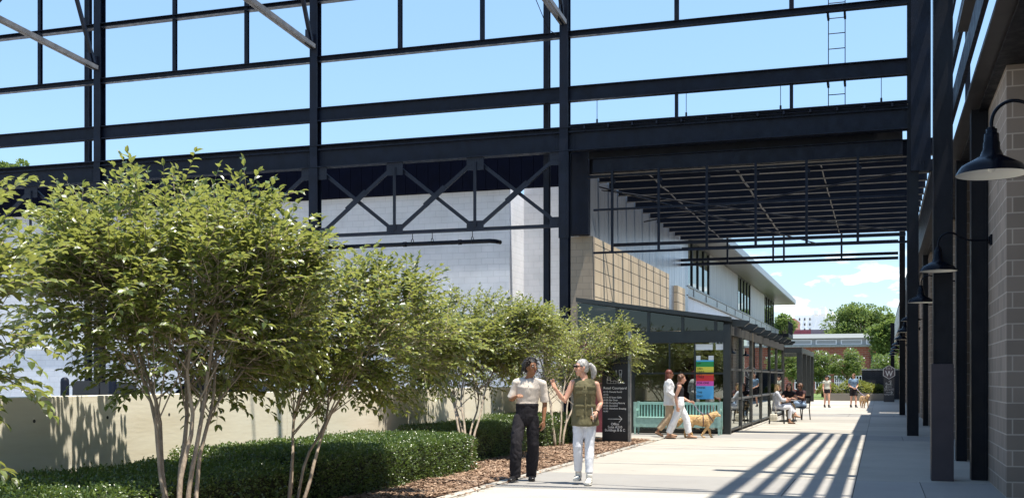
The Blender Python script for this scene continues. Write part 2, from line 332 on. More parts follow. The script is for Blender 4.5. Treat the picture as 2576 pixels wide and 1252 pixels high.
for i in range(26000):
    y = 11+16.1*rr.random()**1.3; x = rr.uniform(-7.2, -5.33) if rr.random() < .985 else rr.uniform(-5.3, -5.05)
    z = .015+.035*noise.noise((x*1.1, y*1.1, 0))+rr.uniform(.004, .022); l = rr.uniform(.02, .055); a = rr.uniform(0, 6.28); wv = rr.uniform(.006, .014)
    if x > -5.3: z = .018
    dx, dy = math.cos(a)*l, math.sin(a)*l; px, py = -math.sin(a)*wv, math.cos(a)*wv; t_ = rr.uniform(-.012, .012)
    k = len(ch.v); ch.v += [(x-dx-px, y-dy-py, z-t_), (x+dx-px, y+dy-py, z+t_), (x+dx+px, y+dy+py, z+t_+.003), (x-dx+px, y-dy+py, z-t_+.003)]; ch.f.append((k,k+1,k+2,k+3))
M['chip'] = mat('wood chips', (.13, .075, .045), .9, col2=(.36, .23, .15), vscale=60, isl=(.6, (.45, .33, .24), .9))
tag(ob('mulch_chips', ch, M['chip'], fix=False), 'loose brown bark mulch chips over the planting bed', 'mulch', kind='stuff')
lw = MB(); lw.box(-60, .9, 84, 118, -.05, .03); struct('lawn', lw, M['lawn'])
pl2 = MB(); pl2.box(-3.9, .8, 84.0, 86.5, -.04, .032); struct('path', pl2, M['pave'])

# ================================================================== CONCRETE WALL
M['concw'] = mat('board marked concrete', (.78, .70, .54), .85, col2=(.87, .81, .66), vscale=1.1, bump=.09, bscale=7, stretch=(1, .6, 4), isl=(0, (.74, .71, .58), .4))
cw = thing('concrete_wall', 'long low cream board-marked concrete wall behind the hedges', 'wall', (-8.75, 15, 0))
wb = MB(); yy = -4.0
while yy < 31: wb.box(-8.9, -8.62, yy+.004, min(yy+4.8, 31)-.004, -.05, 1.31); yy += 4.8
ob('wall_panel', wb, M['concw'], cw, bevel=.008)
hb = MB()
for i in range(0, 30):
    for z in (.42, 1.05): 
        y = -3.4+i*1.2; hb.tube([(-8.63, y, z), (-8.618, y, z)], .02, 10)
ob('tie_hole', hb, M['dark'], cw)

# ================================================================== STEEL FRAME (open front of the old shed)
Y0 = 31.5
fr = thing('steel_frame', 'tall open navy steel frame spanning the courtyard against the sky', 'steel frame', (0, Y0, 0))
st = M['steel']
def rivets(mb, pts, y, r=.014):
    for x, z in pts: mb.ell((x, y, z), (r, r*.7, r), nu=6, nv=4)
cols = [-33.1, -25.0, -16.86, -8.72]
for cx in cols:
    c = MB(); c.ibeam((cx, Y0, 0), (cx, Y0, 17), .30, .26, .022, .014, ref=(0,1,0))
    c.box(cx-.15, cx+.15, Y0-.17, Y0-.152, 5.6, 8.1)
    rivets(c, [(cx+dx, 5.7+.16*k) for k in range(15) for dx in (-.1, .1)], Y0-.175)
    ob('column', c, st, fr)
for px in (xat(222, 32.3), xat(1376, 32.3)):
    c = MB(); c.ibeam((px, 32.3, 0), (px, 32.3, 17), .2, .17, .018, .012, ref=(0,1,0)); ob('wind_post', c, st, fr)
XL, XR = -41, .72
c = MB(); c.ibeam((XL, Y0, 8.47), (XR, Y0, 8.47), .70, .34, .03, .016)
c.box(XL, XR, Y0-.11, Y0-.012, 8.66, 8.70); c.box(XL, XR, Y0-.172, Y0-.155, 8.795, 8.825)
rv = [(-41+.42*k+.0, 8.70) for k in range(98)]; rivets(c, rv, Y0-.12, .02)
for cx in cols: rivets(c, [(cx+dx, 8.2+.07*k) for k in range(8) for dx in (-.3, -.22, .22, .3)], Y0-.012)
ob('main_girder', c, st, fr)
c = MB(); c.ibeam((XL, Y0, 9.79), (XR, Y0, 9.79), .43, .24, .024, .012); ob('upper_beam', c, st, fr)
c = MB(); c.ibeam((XL, Y0, 11.53), (XR, Y0, 11.53), .17, .20, .018, .012)
ob('sill_rail', c, st, fr)
c = MB(); c.ibeam((XL, Y0, 13.38), (XR, Y0, 13.38), .14, .26, .018, .012); ob('girt', c, st, fr)
c = MB(); c.ibeam((XL, Y0, 15.4), (XR, Y0, 15.4), .2, .26, .018, .012); ob('girt', c, st, fr)
for u in (-80, 100, 439, 620, 1006, 1213, 1702, 1991):
    x = xat(u, Y0); c = MB(); c.ibeam((x, Y0+.02, 11.62), (x, Y0+.02, 17), .12, .12, .012, .01, ref=(0,1,0)); ob('mullion', c, st, fr)
for u in (1702, 1991):
    x = xat(u, Y0); c = MB(); c.box(x-.045, x+.045, Y0-.05, Y0+.05, 8.83, 9.57); ob('stub_post', c, st, fr)
for u in (1503, 1727, 1964, 2217):
    x = xat(u, Y0); c = MB(); c.tube([(x, Y0-.05, 8.86), (x, Y0-.05, 9.56)], .009, 6); c.tube([(x, Y0-.05, 8.84), (x, Y0-.05, 9.0)], .028, 8); ob('tie_rod', c, M['steelb'], fr)
# lip with small lit bolts on the right bay
c = MB(); c.box(-8.5, XR, Y0-.26, Y0-.15, 8.823, 8.853); c.tube([(-8.5, Y0-.22, 8.74), (XR, Y0-.22, 8.74)], .012, 6)
for k in range(13): c.box(-8.1+k*.7, -8.05+k*.7, Y0-.26, Y0-.14, 8.71, 8.80)
ob('cable_rail', c, st, fr)
# bracing under the girder
def brace_bay(xa, xb, z0=5.96, z1=8.08, n=3):
    w_ = (xb-xa)/n
    bc = MB(); bc.bar((xa, Y0, z0), (xb, Y0, z0), .16, .05); bc.bar((xa, Y0, z0+.03), (xb, Y0, z0+.03), .02, .1); ob('bottom_chord', bc, M['steel2'], fr)
    for k in range(n):
        a = xa+w_*k; b = a+w_; d = MB()
        d.bar((a+.12, Y0-.03, z0+.12), (b-.12, Y0-.03, z1-.12), .1, .09, ref=(0,1,0)); ob('diagonal_brace', d, M['steel2'], fr)
        d = MB(); d.bar((a+.12, Y0+.06, z1-.12), (b-.12, Y0+.06, z0+.12), .1, .09, ref=(0,1,0)); ob('diagonal_brace', d, M['steel2'], fr)
        d = MB(); mx_, mz_ = (a+b)/2, (z0+z1)/2
        ang = math.atan2(z1-z0, w_)
        d.bar((mx_-.42*math.cos(ang), Y0-.085, mz_-.42*math.sin(ang)), (mx_+.42*math.cos(ang), Y0-.085, mz_+.42*math.sin(ang)), .17, .014, ref=(0,1,0))
        rivets(d, [(mx_+t_*math.cos(ang), mz_+t_*math.sin(ang)) for t_ in (-.34, -.24, -.1, .1, .24, .34)], Y0-.095)
        ob('gusset', d, M['steel2'], fr)
    for k in range(n+1):
        a = xa+w_*k; hw = .27 if 0 < k < n else .2; ac = a + (.1 if k == 0 else -.1 if k == n else 0)
        for z in (z1, z0):
            s_ = -1 if z == z1 else 1; d = MB()
            d.box(ac-hw, ac+hw, Y0-.1, Y0-.086, z-(.34 if s_ < 0 else .04), z+(.04 if s_ < 0 else .27))
            rivets(d, [(ac+dx, z+s_*dz) for dx in (-.2, -.12, -.04, .04, .12, .2) for dz in (.03, .2)], Y0-.104)
            ob('gusset', d, M['steel2'], fr)
        if 0 < k < n:
            d = MB(); d.bar((a, Y0-.12, z0+.1), (a, Y0-.12, z1-.1), .09, .03, ref=(0,1,0)); d.bar((a, Y0-.10, z0+.1), (a, Y0-.10, z1-.1), .012, .09, ref=(0,1,0)); ob('brace_post', d, M['steel2'], fr)
brace_bay(-16.72, -8.86); brace_bay(-24.86, -17.0); brace_bay(-33, -25.14)
# roof trusses running from the frame towards the viewer
def truss(cx, zb):
    t = thing('roof_truss', {0: 'bare roof truss meeting the leftmost column of the open frame', 1: 'bare roof truss meeting the second column from the left', 2: 'bare roof truss with a loose cable, meeting the column beside the walkway bay'}[[-25.0, -16.86, -8.72].index(cx)], 'roof truss', (cx, Y0, zb), group='roof trusses over the courtyard')
    c = MB(); c.bar((cx-.07, Y0-.2, zb), (cx-.07, 4, zb+2.0), .07, .13); c.bar((cx+.07, Y0-.2, zb), (cx+.07, 4, zb+2.0), .07, .13); ob('bottom_chord', c, M['trussm'], t)
    c = MB(); c.bar((cx, Y0-.2, zb+3.6), (cx, 4, zb+6.5), .16, .14); ob('top_chord', c, M['trussm'], t)
    ya = Y0-.2; za = zb+.1
    seg = [(Y0-.3, zb+.15), (Y0-2.0, zb+3.9), (Y0-4.9, zb+.45), (Y0-8, zb+4.6), (Y0-11.5, zb+1.0), (Y0-15, zb+5.4), (Y0-19, zb+1.5), (Y0-23, zb+6.1)]
    for (a, b), (c1, d1) in zip(seg[:-1], seg[1:]):
        c = MB(); c.bar((cx, a, b), (cx, c1, d1), .11, .10); ob('web_member', c, st, t)
    for (a, b) in seg[::2]:
        c = MB(); c.box(cx-.012, cx+.012, a-.35, a+.2, b-.2, b+.25); ob('gusset', c, st, t)
    return t
M['trussm'] = mat('worn truss steel', (.10, .095, .095), .5, var=.3, vscale=3)
truss(-25.0, zat(175, -25.0, Y0)); truss(-16.86, zat(122, -16.86, Y0)); t3 = truss(-8.72, zat(62, -8.72, Y0))
zc = zat(62, -8.72, Y0)
c = MB(); c.tube([(-8.9, Y0-.2, zc-.35), (-9.05, Y0-.6, zc-.3), (-9.1, Y0-1.6, zc+.2), (-9.1, Y0-2.6, zc+.5)], .012, 6); ob('cable', c, M['steelb'], t3)
# ladder standing against the frame
ld = thing('ladder', 'thin dark steel ladder rising behind the upper beams near the right column', 'ladder', (xat(2105, 32), 32, 8.6))
xa, xb = xat(2084, 32), xat(2126, 32)
for x in (xa, xb):
    c = MB(); c.bar((x, 32, 8.6), (x, 32, 16), .022, .05); 
    ob('stile', c, M['steelb'], ld)
k = 8.9
while k < 15: c = MB(); c.tube([(xa, 32, k), (xb, 32, k)], .013, 6); ob('rung', c, M['steelb'], ld); k += .42
for z in (9.55, 11.4):
    for x in (xa, xb): c = MB(); c.box(x-.03, x+.03, 31.6, 32.03, z-.03, z+.06); ob('bracket', c, M['steelb'], ld)

# ================================================================== RIGHT-HAND COLUMNS
def rcol(x0, x1, y, label, plinth=False, bracket=False, top=11.5, w_=.3):
    t = thing('steel_column', label, 'column', ((x0+x1)/2, y, 0), group='steel columns along the walkway')
    c = MB(); i = .03 if plinth else 0
    c.box(x0+i, x0+i+.02, y, y+w_, 0, top); c.box(x1-.02, x1, y, y+w_, 0, top); c.box(x0+i+.02, x1-.02, y+.012, y+.03, 0, top)
    ob('shaft', c, M['steelb'], t)
    if plinth: c = MB(); c.box(x0, x1+.01, y-.03, y+w_+.03, 0, zat(915, x0, y)); ob('plinth_cover', c, M['pcover'], t, bevel=.006)
    if bracket:
        c = MB(); c.box(x0+.09, x1+.30, y-.06, y+.2, 7.0, top); c.box(x1+.0, x1+.34, y-.08, y+.16, 6.98, 7.28); rivets(c, [(x1+.02+.06*a, 7.03+.05*b) for a in range(3) for b in range(5)], y-.085, .012); ob('crane_bracket', c, M['steel'], t)
    return t
M['pcover'] = mat('plum painted cover', (.035, .025, .032), .5, var=.15)
rcol(.73, 1.03, 17.65, 'near tall dark steel column with a boxed plum cover on its lower half', plinth=True, top=12)
rcol(.70, .99, 31.45, 'dark steel column carrying the right end of the big girder', bracket=True, top=17)
rcol(.80, 1.03, 49.5, 'dark steel column at the far side of the open joists', top=9)
rcol(.74, 1.0, 82, 'farthest thin dark column beside the monument sign', top=5.4)
rcol(1.34, 1.52, 22.0, 'dark steel column against the second block pilaster', top=5.5)
rcol(1.30, 1.52, 17.92, 'dark steel column tight against the nearest block wall', top=5.5)
rcol(1.34, 1.5, 38.4, 'dark steel column beside the fourth lamp along the block wall', top=5.5)

# ================================================================== RIGHT BUILDING
rb = thing('block_building', 'grey-brown concrete block building along the right side with deep steel girders', 'building', (1.53, 30, 0))
c = MB()
segs = [(15.4, 17.9), (22.4, 24.6), (29.9, 32.1), (37.6, 39.7), (45.2, 47.4), (52.8, 55), (60, 62.4), (68, 70), (76, 78)]
for a, b in segs: c = MB(); c.box(1.53, 2.4, a, b, 0, 5.5); ob('pilaster', c, M['blockr'], rb)
c = MB(); c.box(2.0, 2.3, -3, 13, 0, 5.45) if False else None
c = MB(); c.box(2.402, 2.7, 2, 90, 0, 5.5); ob('wall', c, M['blockr'], rb)
c = MB()
for a, b in segs: c = MB(); c.box(1.525, 1.6, b+.002, b+.18, 0, 5.5); ob('edge_steel', c, M['steelb'], rb)
for q_, (z0_, z1_) in enumerate(((5.62, 6.5), (6.56, 7.6), (7.66, 9.3))):
    c = MB(); c.box(.98, 1.0, 3, 14.3, z0_, z1_); c.box(.88, .98, 3, 14.3, z0_, z0_+.03); c.box(.90, .98, 3, 14.3, z1_-.03, z1_)
    for k in range(5): c.box(.90, .98, 4+2.3*k, 4.02+2.3*k, z0_+.03, z1_-.03)
    ob('side_girder', c, M['girder'], rb)
c = MB(); c.box(1.36, 1.376, 3, 90, 5.56, 6.02); c.box(1.2, 1.53, 3, 90, 5.535, 5.56); c.box(1.32, 1.358, 3, 90, 5.98, 6.0)
ob('eaves_girder', c, M['girder'] if 'girder' in M else M['steel'], rb)
c = MB()
# clerestory girts above the wall head: they throw the striped shadow on the walkway
for s0, s1 in ((-.654, -.466), (-.96, -.80), (-1.27, -1.17), (-1.615, -1.486), (-2.06, -1.83)):
    x0 = 1.58; ww = .08 if s1-s0 > .12 else .05; s0 -= .02; s1 += .02
    zt = (x0-s0)/SX; zb_ = (x0+ww-s1)/SX
    g_ = MB(); g_.box(x0, x0+ww, 2, Y0-.2, zb_, zt); ob('girt', g_, M['steel'], rb)
for y in (9, 17, 24.5): g_ = MB(); g_.box(1.665, 1.76, y, y+.1, 5.5, 11); ob('girt_post', g_, M['steel'], rb)
c = MB(); c.box(1.4, 14, 2, 31, 5.47, 5.5); c.box(1.45, 14, 31, 49, 5.5, 7.6); c.box(1.3, 14, 49, 52, 5.2, 5.6); c.box(1.2, 14, 55, 90, 5.5, 6.4) 
ob('roof', c, M['steelb'], rb)
c = MB(); c.box(1.42, 1.5, 31.8, 49, 7.602, 7.7); c.box(1.0, 1.2, 52, 90, 4.3, 5.4); ob('fascia', c, M['silver'], rb)

# lamps
def smooth_pts(P, n=5):
    P = [Vector(p) for p in P]; Q = [P[0]*2-P[1]]+P+[P[-1]*2-P[-2]]; o_ = []
    for i in range(1, len(Q)-2):
        for k in range(n):
            t = k/n; a, b, c_, d = Q[i-1:i+3]; o_.append(.5*((2*b)+(c_-a)*t+(2*a-5*b+4*c_-d)*t*t+(3*b-a-3*c_+d)*t*t*t))
    return o_+[P[-1]]
def lamp(loc, label):
    t = thing('wall_lamp', label, 'lamp', loc, group='black gooseneck lamps along the block wall')
    x, y, z = 0, 0, 0
    sh = MB(); R0 = .26
    prof = [(.0, .31), (.052, .31), (.055, .25), (.06, .24), (.062, .19), (.068, .18), (.085, .14), (.15, .105), (.215, .07), (.235, .045), (.255, .012), (.262, 0)]
    sh.lathe(prof, (-.72, 0, 0), 40)
    ob('shade', sh, M['lampb'], t, smooth=True, local=1, fix=False)
    inn = MB(); inn.lathe([(.258, .002), (.23, .038), (.2, .06), (.14, .09), (.08, .12), (0, .125)], (-.72, 0, 0), 40); ob('shade_lining', inn, M['lampw'], t, smooth=True, local=1, fix=False)
    bu = MB(); bu.ell((-.72, 0, .065), (.035, .035, .05)); ob('bulb', bu, M['lampw'], t, smooth=True, local=1)
    ar = MB(); pts = smooth_pts([(-.72, 0, .30), (-.72, 0, .40), (-.70, 0, .47), (-.65, 0, .525), (-.58, 0, .55), (-.50, 0, .535), (-.43, 0, .49), (-.36, 0, .45), (-.28, 0, .43), (-.15, 0, .425), (-.03, 0, .425)])
    ar.tube(pts, .0135, 10); ar.tube([(-.72, 0, .28), (-.72, 0, .345)], .04, 16); ar.tube([(-.72, 0, .345), (-.72, 0, .36)], .025, 16); ob('arm', ar, M['lampb'], t, smooth=True, local=1)
    pb = MB(); pb.tube([(-.05, 0, .425), (-.03, 0, .425)], .055, 20); pb.box(-.03, .02, -.07, .07, .35, .5); ob('wall_plate', pb, M['lampb'], t, local=1, bevel=.006)
    return t
LY = [9.2, 17.3, 24.3, 31.9, 39.5, 46.8, 54.6, 61.8, 69.4, 77.0]
LN = ['nearest black gooseneck lamp at the right edge, largest of the row', 'black gooseneck lamp on the pilaster face, second from the front', 'third black lamp from the front, just above the plinth column edge', 'fourth black lamp from the front, against the girder column', 'fifth black lamp from the front', 'sixth black lamp from the front', 'seventh black lamp from the front', 'eighth black lamp from the front', 'ninth black lamp from the front', 'tenth and farthest black lamp of the row']
l0 = lamp((1.53, LY[0], 3.05), LN[0])
for y, n_ in zip(LY[1:], LN[1:]): dup(l0, (1.53, y, 3.06), 0, n_)
# wall behind the nearest lamp
c = MB(); c.box(1.55, 2.6, 2, 9.9, 0, 5.45); ob('pilaster', c, M['blockr'], rb)

# ================================================================== OPEN JOIST BAY beyond the frame
jb = thing('joist_canopy', 'dark open roof joists over the walkway beyond the big girder', 'roof frame', (-3.7, 40, 7.6))
for k in range(13):
    y = 32.6+k*1.36; c = MB(); c.ibeam((-8.3, y, 7.85), (1.4, y, 7.85), .46, .13, .016, .01); jo_ = ob('joist', c, M['joist'], jb); c = MB(); c.box(-8.3, 1.4, y-.066, y+.066, 7.606, 7.618); ob('flange_bounce_strip', c, M['flange'], jo_)  # pale strip added below each joist, painted as if lit from the ground
for x, w_ in ((-6.6, .03), (-4.0, .05), (-1.6, .03)):
    c = MB(); 
    for k in range(12): c.bar((x, 32.6+k*1.36, 7.63+(k % 2)*.05), (x, 32.6+(k+1)*1.36, 7.63+((k+1) % 2)*.05), w_, .03)
    ob('bridging_strap', c, M['trussm'], jb)
for x in (1.85,):
    c = MB(); c.ibeam((x, 31.7, 7.45), (x, 49.6, 7.45), .4, .2); ob('edge_beam', c, st, jb)
c = MB(); c.ibeam((-8.0, 31.95, 7.75), (.6, 31.95, 7.75), .42, .2); ob('edge_beam', c, st, jb)
c = MB(); c.bar((-8.2, 32.1, 7.46), (.6, 32.1, 7.46), .1, .07); ob('edge_beam', c, st, jb)
c = MB(); c.box(-8.15, .6, 32.02, 32.05, 7.98, 8.3); ob('closure_plate', c, M['steelb'], jb)
# hanging grid
for u in (1540, 1657, 1778, 1901, 2029, 2158):
    x = xat(u, 31.85); c = MB(); c.box(x-.035, x+.035, 31.82, 31.88, 5.22, 7.56); c.box(x+.04, x+.1, 31.86, 31.88, 7.2, 7.3); ob('grid_post', c, st, jb)
for z in (5.19, 6.44): c = MB(); c.bar((-7.95, 31.85, z), (.75, 31.85, z), .07, .06); ob('grid_rail', c, st, jb)
for z, y, xl in ((5.83, 35.4, -8.2), (7.25, 49.3, -8.3), (6.75, 49.3, -9.0), (6.55, 49.3, -9.0)):
    c = MB(); c.bar((xl, y, z), (.75, y, z), .09, .1 if y < 40 else .12); ob('tie_beam', c, st, jb)
for u in (1830, 1945, 1972, 2117):
    x = xat(u, 49.2); c = MB(); c.box(x-.04, x+.04, 49.17, 49.23, 6.5, 7.7); ob('hanger_post', c, st, jb)
for (a, b) in (((-8.1, 33.5, 7.3), (.6, 44, 7.0)), ((-8.1, 40, 7.2), (.6, 33.5, 7.35)), ((-8.1, 33.2, 7.35), (-2.4, 47, 7.0))):
    c = MB(); c.tube([a, b], .025, 6); ob('tie_rod', c, M['steelb'], jb)
# overhead rods and purlins on the near side: cast the thin lines over the walkway
on = thing('roof_purlins', 'slender high roof ties above the walkway throwing thin shadow lines', 'roof frame', (-3, 20, 13))
for y, z in ((23.9, 13.3), (23.3, 13.3), (18.6, 13.3), (14.1, 13.3), (27.0, 13.3)):
    c = MB(); c.bar((-12, y, z), (6, y, z), .06, .06) if y != 14.1 else c.bar((-12, y, z), (6, y, z), .12, .12); ob('tie', c, st, on)
for a, b in (((-9, 26.6, 13.3), (2.6, 23.6, 13.3)), ((-9, 21.2, 13.3), (2.6, 23.6, 13.3)), ((-9, 16.3, 13.3), (1.5, 14.3, 13.3)), ((-9, 12.8, 13.3), (1.5, 14.3, 13.3))):
    c = MB(); c.tube([a, b], .025, 6); ob('tie_rod', c, st, on)

# ================================================================== WHITE BUILDING behind the frame
wh = thing('white_block_building', 'white painted block building with navy siding behind the steel frame', 'building', (-20, 34, 0))
c = MB(); c.box(-60, -11.25, 34.0, 46, 0, 7.63); c.box(-11.248, -8.95, 35.5, 46, 0, 8.1); ob('wall', c, M['white'], wh)
c = MB(); x = -60
while x < -9: c.box(x+.006, min(x+.4, -8.95)-.006, 33.82, 33.9, 7.58, 9.2); x += .4
c.box(-60, -8.95, 33.9, 33.95, 7.56, 9.2); ob('siding', c, M['siding'], wh)
c = MB(); c.box(-60, -11.2, 33.95, 33.998, 2.6, 2.66); ob('ledge', c, M['wpanel'], wh)
c = MB(); c.box(-9.55, -9.4, 35.40, 35.497, 6.2, 6.9); ob('wall_sign', c, mat('green enamel', (.01, .12, .07), .4), wh)
hp = thing('drain_pipe', 'black drain pipe hanging on rings under the bracing', 'pipe', (-14, 31.3, 5.6))
c = MB(); zp = 5.62; c.tube([(-17.2, 31.5, zp), (-11.5, 31.5, zp), (-11.05, 31.5, zp), (-10.9, 31.55, zp-.01), (-10.8, 31.75, zp-.02)], .065, 14)
for x in (-15.9, -13.8, -12.0): c.tube([(x-.05, 31.5, zp), (x+.05, 31.5, zp)], .08, 14)
ob('pipe', c, M['lampb'], hp, smooth=True)
for x in (-16.4, -13.55, -12.9, -11.6):
    c = MB(); c.tube([(x, 31.5+.09*math.cos(a/8*6.283), zp+.05+.11*math.sin(a/8*6.283)) for a in range(9)], .012, 6); c.tube([(x, 31.5, zp+.16), (x, 31.5, 5.94)], .012, 6); ob('hanger', c, M['steelb'], hp)
# things past the concrete wall
def bollard(x, y, label):
    c = MB(); c.lathe([(.0, 1.55), (.05, 1.54), (.09, 1.50), (.10, 1.44), (.10, 0)], (0, 0, 0), 16)
    o = ob('bollard', c, M['steel'], smooth=True, local=1, fix=False); o.location = (x, y, 0); return tag(o, label, 'bollard', 'bollards behind the concrete wall')
bollard(xat(163, 22), 22, 'left one of two rounded bollards peeking over the concrete wall')
bollard(xat(283, 22), 22, 'right one of two rounded bollards peeking over the concrete wall')
cb = thing('parked_car', 'dark car whose roof just shows over the concrete wall', 'car', (xat(600, 26), 26, 0))
cx = xat(600, 26)
c = MB(); c.prism([(cx-2.2, .35), (cx+2.2, .35), (cx+2.25, .75), (cx+2.0, .98), (cx+1.2, 1.05), (cx-1.7, 1.08), (cx-2.2, .95)], 'y', 25.1, 26.9); ob('body', c, M['lampb'], cb, bevel=.06)
c = MB(); c.prism([(cx-1.6, 1.06), (cx+1.15, 1.04), (cx+.5, 1.42), (cx-.2, 1.52), (cx-1.1, 1.50)], 'y', 25.25, 26.75); ob('cabin', c, M['lampb'], cb, bevel=.06)
for dx in (-1.35, 1.4):
    for y in (25.05, 26.75): c = MB(); c.tube([(cx+dx, y, .33), (cx+dx, y+.2, .33)], .33, 24); ob('wheel', c, M['black'], cb)
gt = thing('dark_gate', 'low dark gate panels behind the concrete wall near the bollards', 'gate', (xat(215, 24), 24, 0))
c = MB(); c.box(xat(182, 24), xat(248, 24), 24, 24.06, .1, 1.46); ob('panel', c, M['black'], gt); c = MB(); c.box(xat(252, 24), xat(340, 24), 24, 24.06, .1, 1.42); ob('panel', c, M['black'], gt)

# ================================================================== TAN / SILVER BUILDING along the left of the walkway
tb = thing('block_and_metal_building', 'two storey tan block and silver metal building with a long overhanging roof', 'building', (-8.3, 60, 0))
c = MB(); c.box(-8.95, -8.2, 32.7, 32.98, 0, 5.8); ob('corner_block', c, M['tan'], tb)
c = MB(); c.box(-8.9, -8.2, 32.982, 45.6, 0, 5.8); ob('block_wall', c, M['tanp'], tb)
c = MB(); c.box(-8.9, -8.2, 47.6, 49.6, 0, 5.5); ob('block_wall', c, M['tanp'], tb)
c = MB(); y = 33.0
while y < 51: c.box(-8.7, -8.34, y+.008, y+.602, 3.0, 8.2); y += .61
ob('metal_panel_wall', c, M['silver'], tb)
c = MB(); c.box(-8.75, -8.25, 32.4, 32.65, 5.82, 8.9); ob('flashing', c, st, tb)
c = MB(); c.box(-8.98, -8.3, 32.66, 32.7, 5.81, 8.95); ob('flashing', c, st, tb)
# second building length
c = MB(); c.box(-14, -8.5, 51, 100, 0, 5.2); ob('ground_floor_wall', c, M['wpanel'], tb)
c = MB(); y = 51
while y < 99: c.box(-8.5, -8.44, y+.02, y+2.43, 4.0, 5.3); y += 2.45
ob('white_panel', c, M['wpanel'], tb)
c = MB(); c.box(-8.52, -8.36, 51, 100, 5.32, 5.78); c.box(-8.36, -8.30, 51, 100, 5.74, 5.78); c.box(-8.36, -8.30, 51, 100, 5.32, 5.36)
for y in range(53, 99, 4): c.box(-8.36, -8.33, y, y+.3, 5.37, 5.73)
ob('steel_band', c, M['alu'], tb)
wn = [(51.2, 58.5), (71, 78.0), (88, 96)]
c = MB(); yy = 58.5
for a, b in ((58.5, 71), (78, 88)):
    y = a
    c = MB()
    while y < b: c.box(-8.55, -8.42, y+.006, min(y+.3, b)-.006, 5.79, 8.0); y += .3
    ob('corrugated_siding', c, mat('cream siding', (.40, .40, .37), .5, .2, var=.15, vscale=1.5, stretch=(1, 3, .3)) if a < 60 else bpy.data.materials['cream siding'], tb)
for a, b in wn:
    f_ = MB(); n_ = 4
    for k in range(n_+1): y = a+(b-a)*k/n_; f_.box(-8.52, -8.40, y-.05, y+.05, 5.79, 8.0)
    f_.box(-8.50, -8.42, a, b, 5.79, 5.88); f_.box(-8.50, -8.42, a, b, 7.92, 8.0); fo = ob('window', f_, M['frame'], tb)
    for k in range(n_): p_ = MB(); y = a+(b-a)*k/n_; p_.box(-8.48, -8.46, y+.05, y+(b-a)/n_-.05, 5.88, 7.92); ob('pane', p_, M['glassd'], fo)
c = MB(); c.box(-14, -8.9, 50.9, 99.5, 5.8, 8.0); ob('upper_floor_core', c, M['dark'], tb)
c = MB(); c.box(-14, -7.0, 50.2, 101, 8.02, 8.06); ob('soffit', c, mat('grey soffit', (.15, .15, .15), .4, .3), tb)
c = MB(); c.box(-14, -6.95, 50.2, 101, 8.062, 8.45); ob('roof', c, mat('grey metal fascia', (.20, .22, .24), .35, .6), tb)
c = MB(); c.box(-8.4, -7.2, 96, 101, 5.0, 5.3); ob('balcony', c, M['steelb'], tb)
c = MB()
for k in range(26): c.box(-7.25, -7.22, 96+k*.2, 96.03+k*.2, 5.3, 6.3)
c.box(-7.27, -7.2, 96, 101, 6.3, 6.35)
for k in range(6): c.box(-8.3+k*.2, -8.27+k*.2, 100.95, 100.98, 5.3, 6.3)
ob('balcony_railing', c, M['steelb'], tb)

# ================================================================== GLASS PAVILION
gpv = thing('glass_pavilion', 'charcoal framed glass pavilion with a sloping glass roof beside the walkway', 'pavilion', (-6, 39, 0))
XP, YP, YE = -3.84, 30.7, 48.8; FM = M['frame']
def zr(x): return 3.10+(XP-x)*.145
fronts = [-8.15, -7.3, -5.75, -3.92]
c = MB(); c.box(XP-.20, XP, YP, YP+.20, 0, 3.0); ob('corner_post', c, FM, gpv, bevel=.01)
c = MB(); c.box(-6.62, -6.5, YP+.02, YP+.17, 0, 2.62); ob('post', c, FM, gpv)
c = MB(); c.box(-8.15, XP-.202, YP+.01, YP+.19, 2.50, 2.82); ob('front_beam', c, FM, gpv)
c = MB(); c.prism([(-8.15, zr(-8.15)-.04), (XP+.02, zr(XP)-.04), (XP+.02, zr(XP)+.08), (-8.15, zr(-8.15)+.08)], 'y', YP-.12, YP+.1); ob('roof_edge', c, FM, gpv)
for x in (-7.0, -6.1, -5.15, -4.2 if False else -4.25):
    c = MB(); c.box(x-.04, x+.04, YP+.03, YP+.11, 2.82, zr(x)-.05); ob('transom_mullion', c, FM, gpv)
c = MB(); c.prism([(-8.15, 2.83), (XP-.2, 2.83), (XP-.2, zr(XP)-.05), (-8.15, zr(-8.15)-.05)], 'y', YP+.06, YP+.075); ob('transom_pane', c, M['glassd'], gpv)
c = MB(); c.box(-6.49, XP-.21, YP+.08, YP+.095, .1, 2.49); ob('front_pane', c, M['glass'], gpv)
for z in (.1, .82, 1.66): c = MB(); c.box(-6.49, XP-.21, YP+.05, YP+.12, z-.025, z+.025); ob('glazing_bar', c, FM, gpv)
for x in (-5.52, -4.82): c = MB(); c.box(x-.02, x+.02, YP+.055, YP+.115, .126, 2.49); ob('glazing_bar', c, FM, gpv)
c = MB(); c.box(-8.15, -6.63, YP+.05, YP+.09, 0, 2.49); ob('solid_panel', c, M['maroon'], gpv)
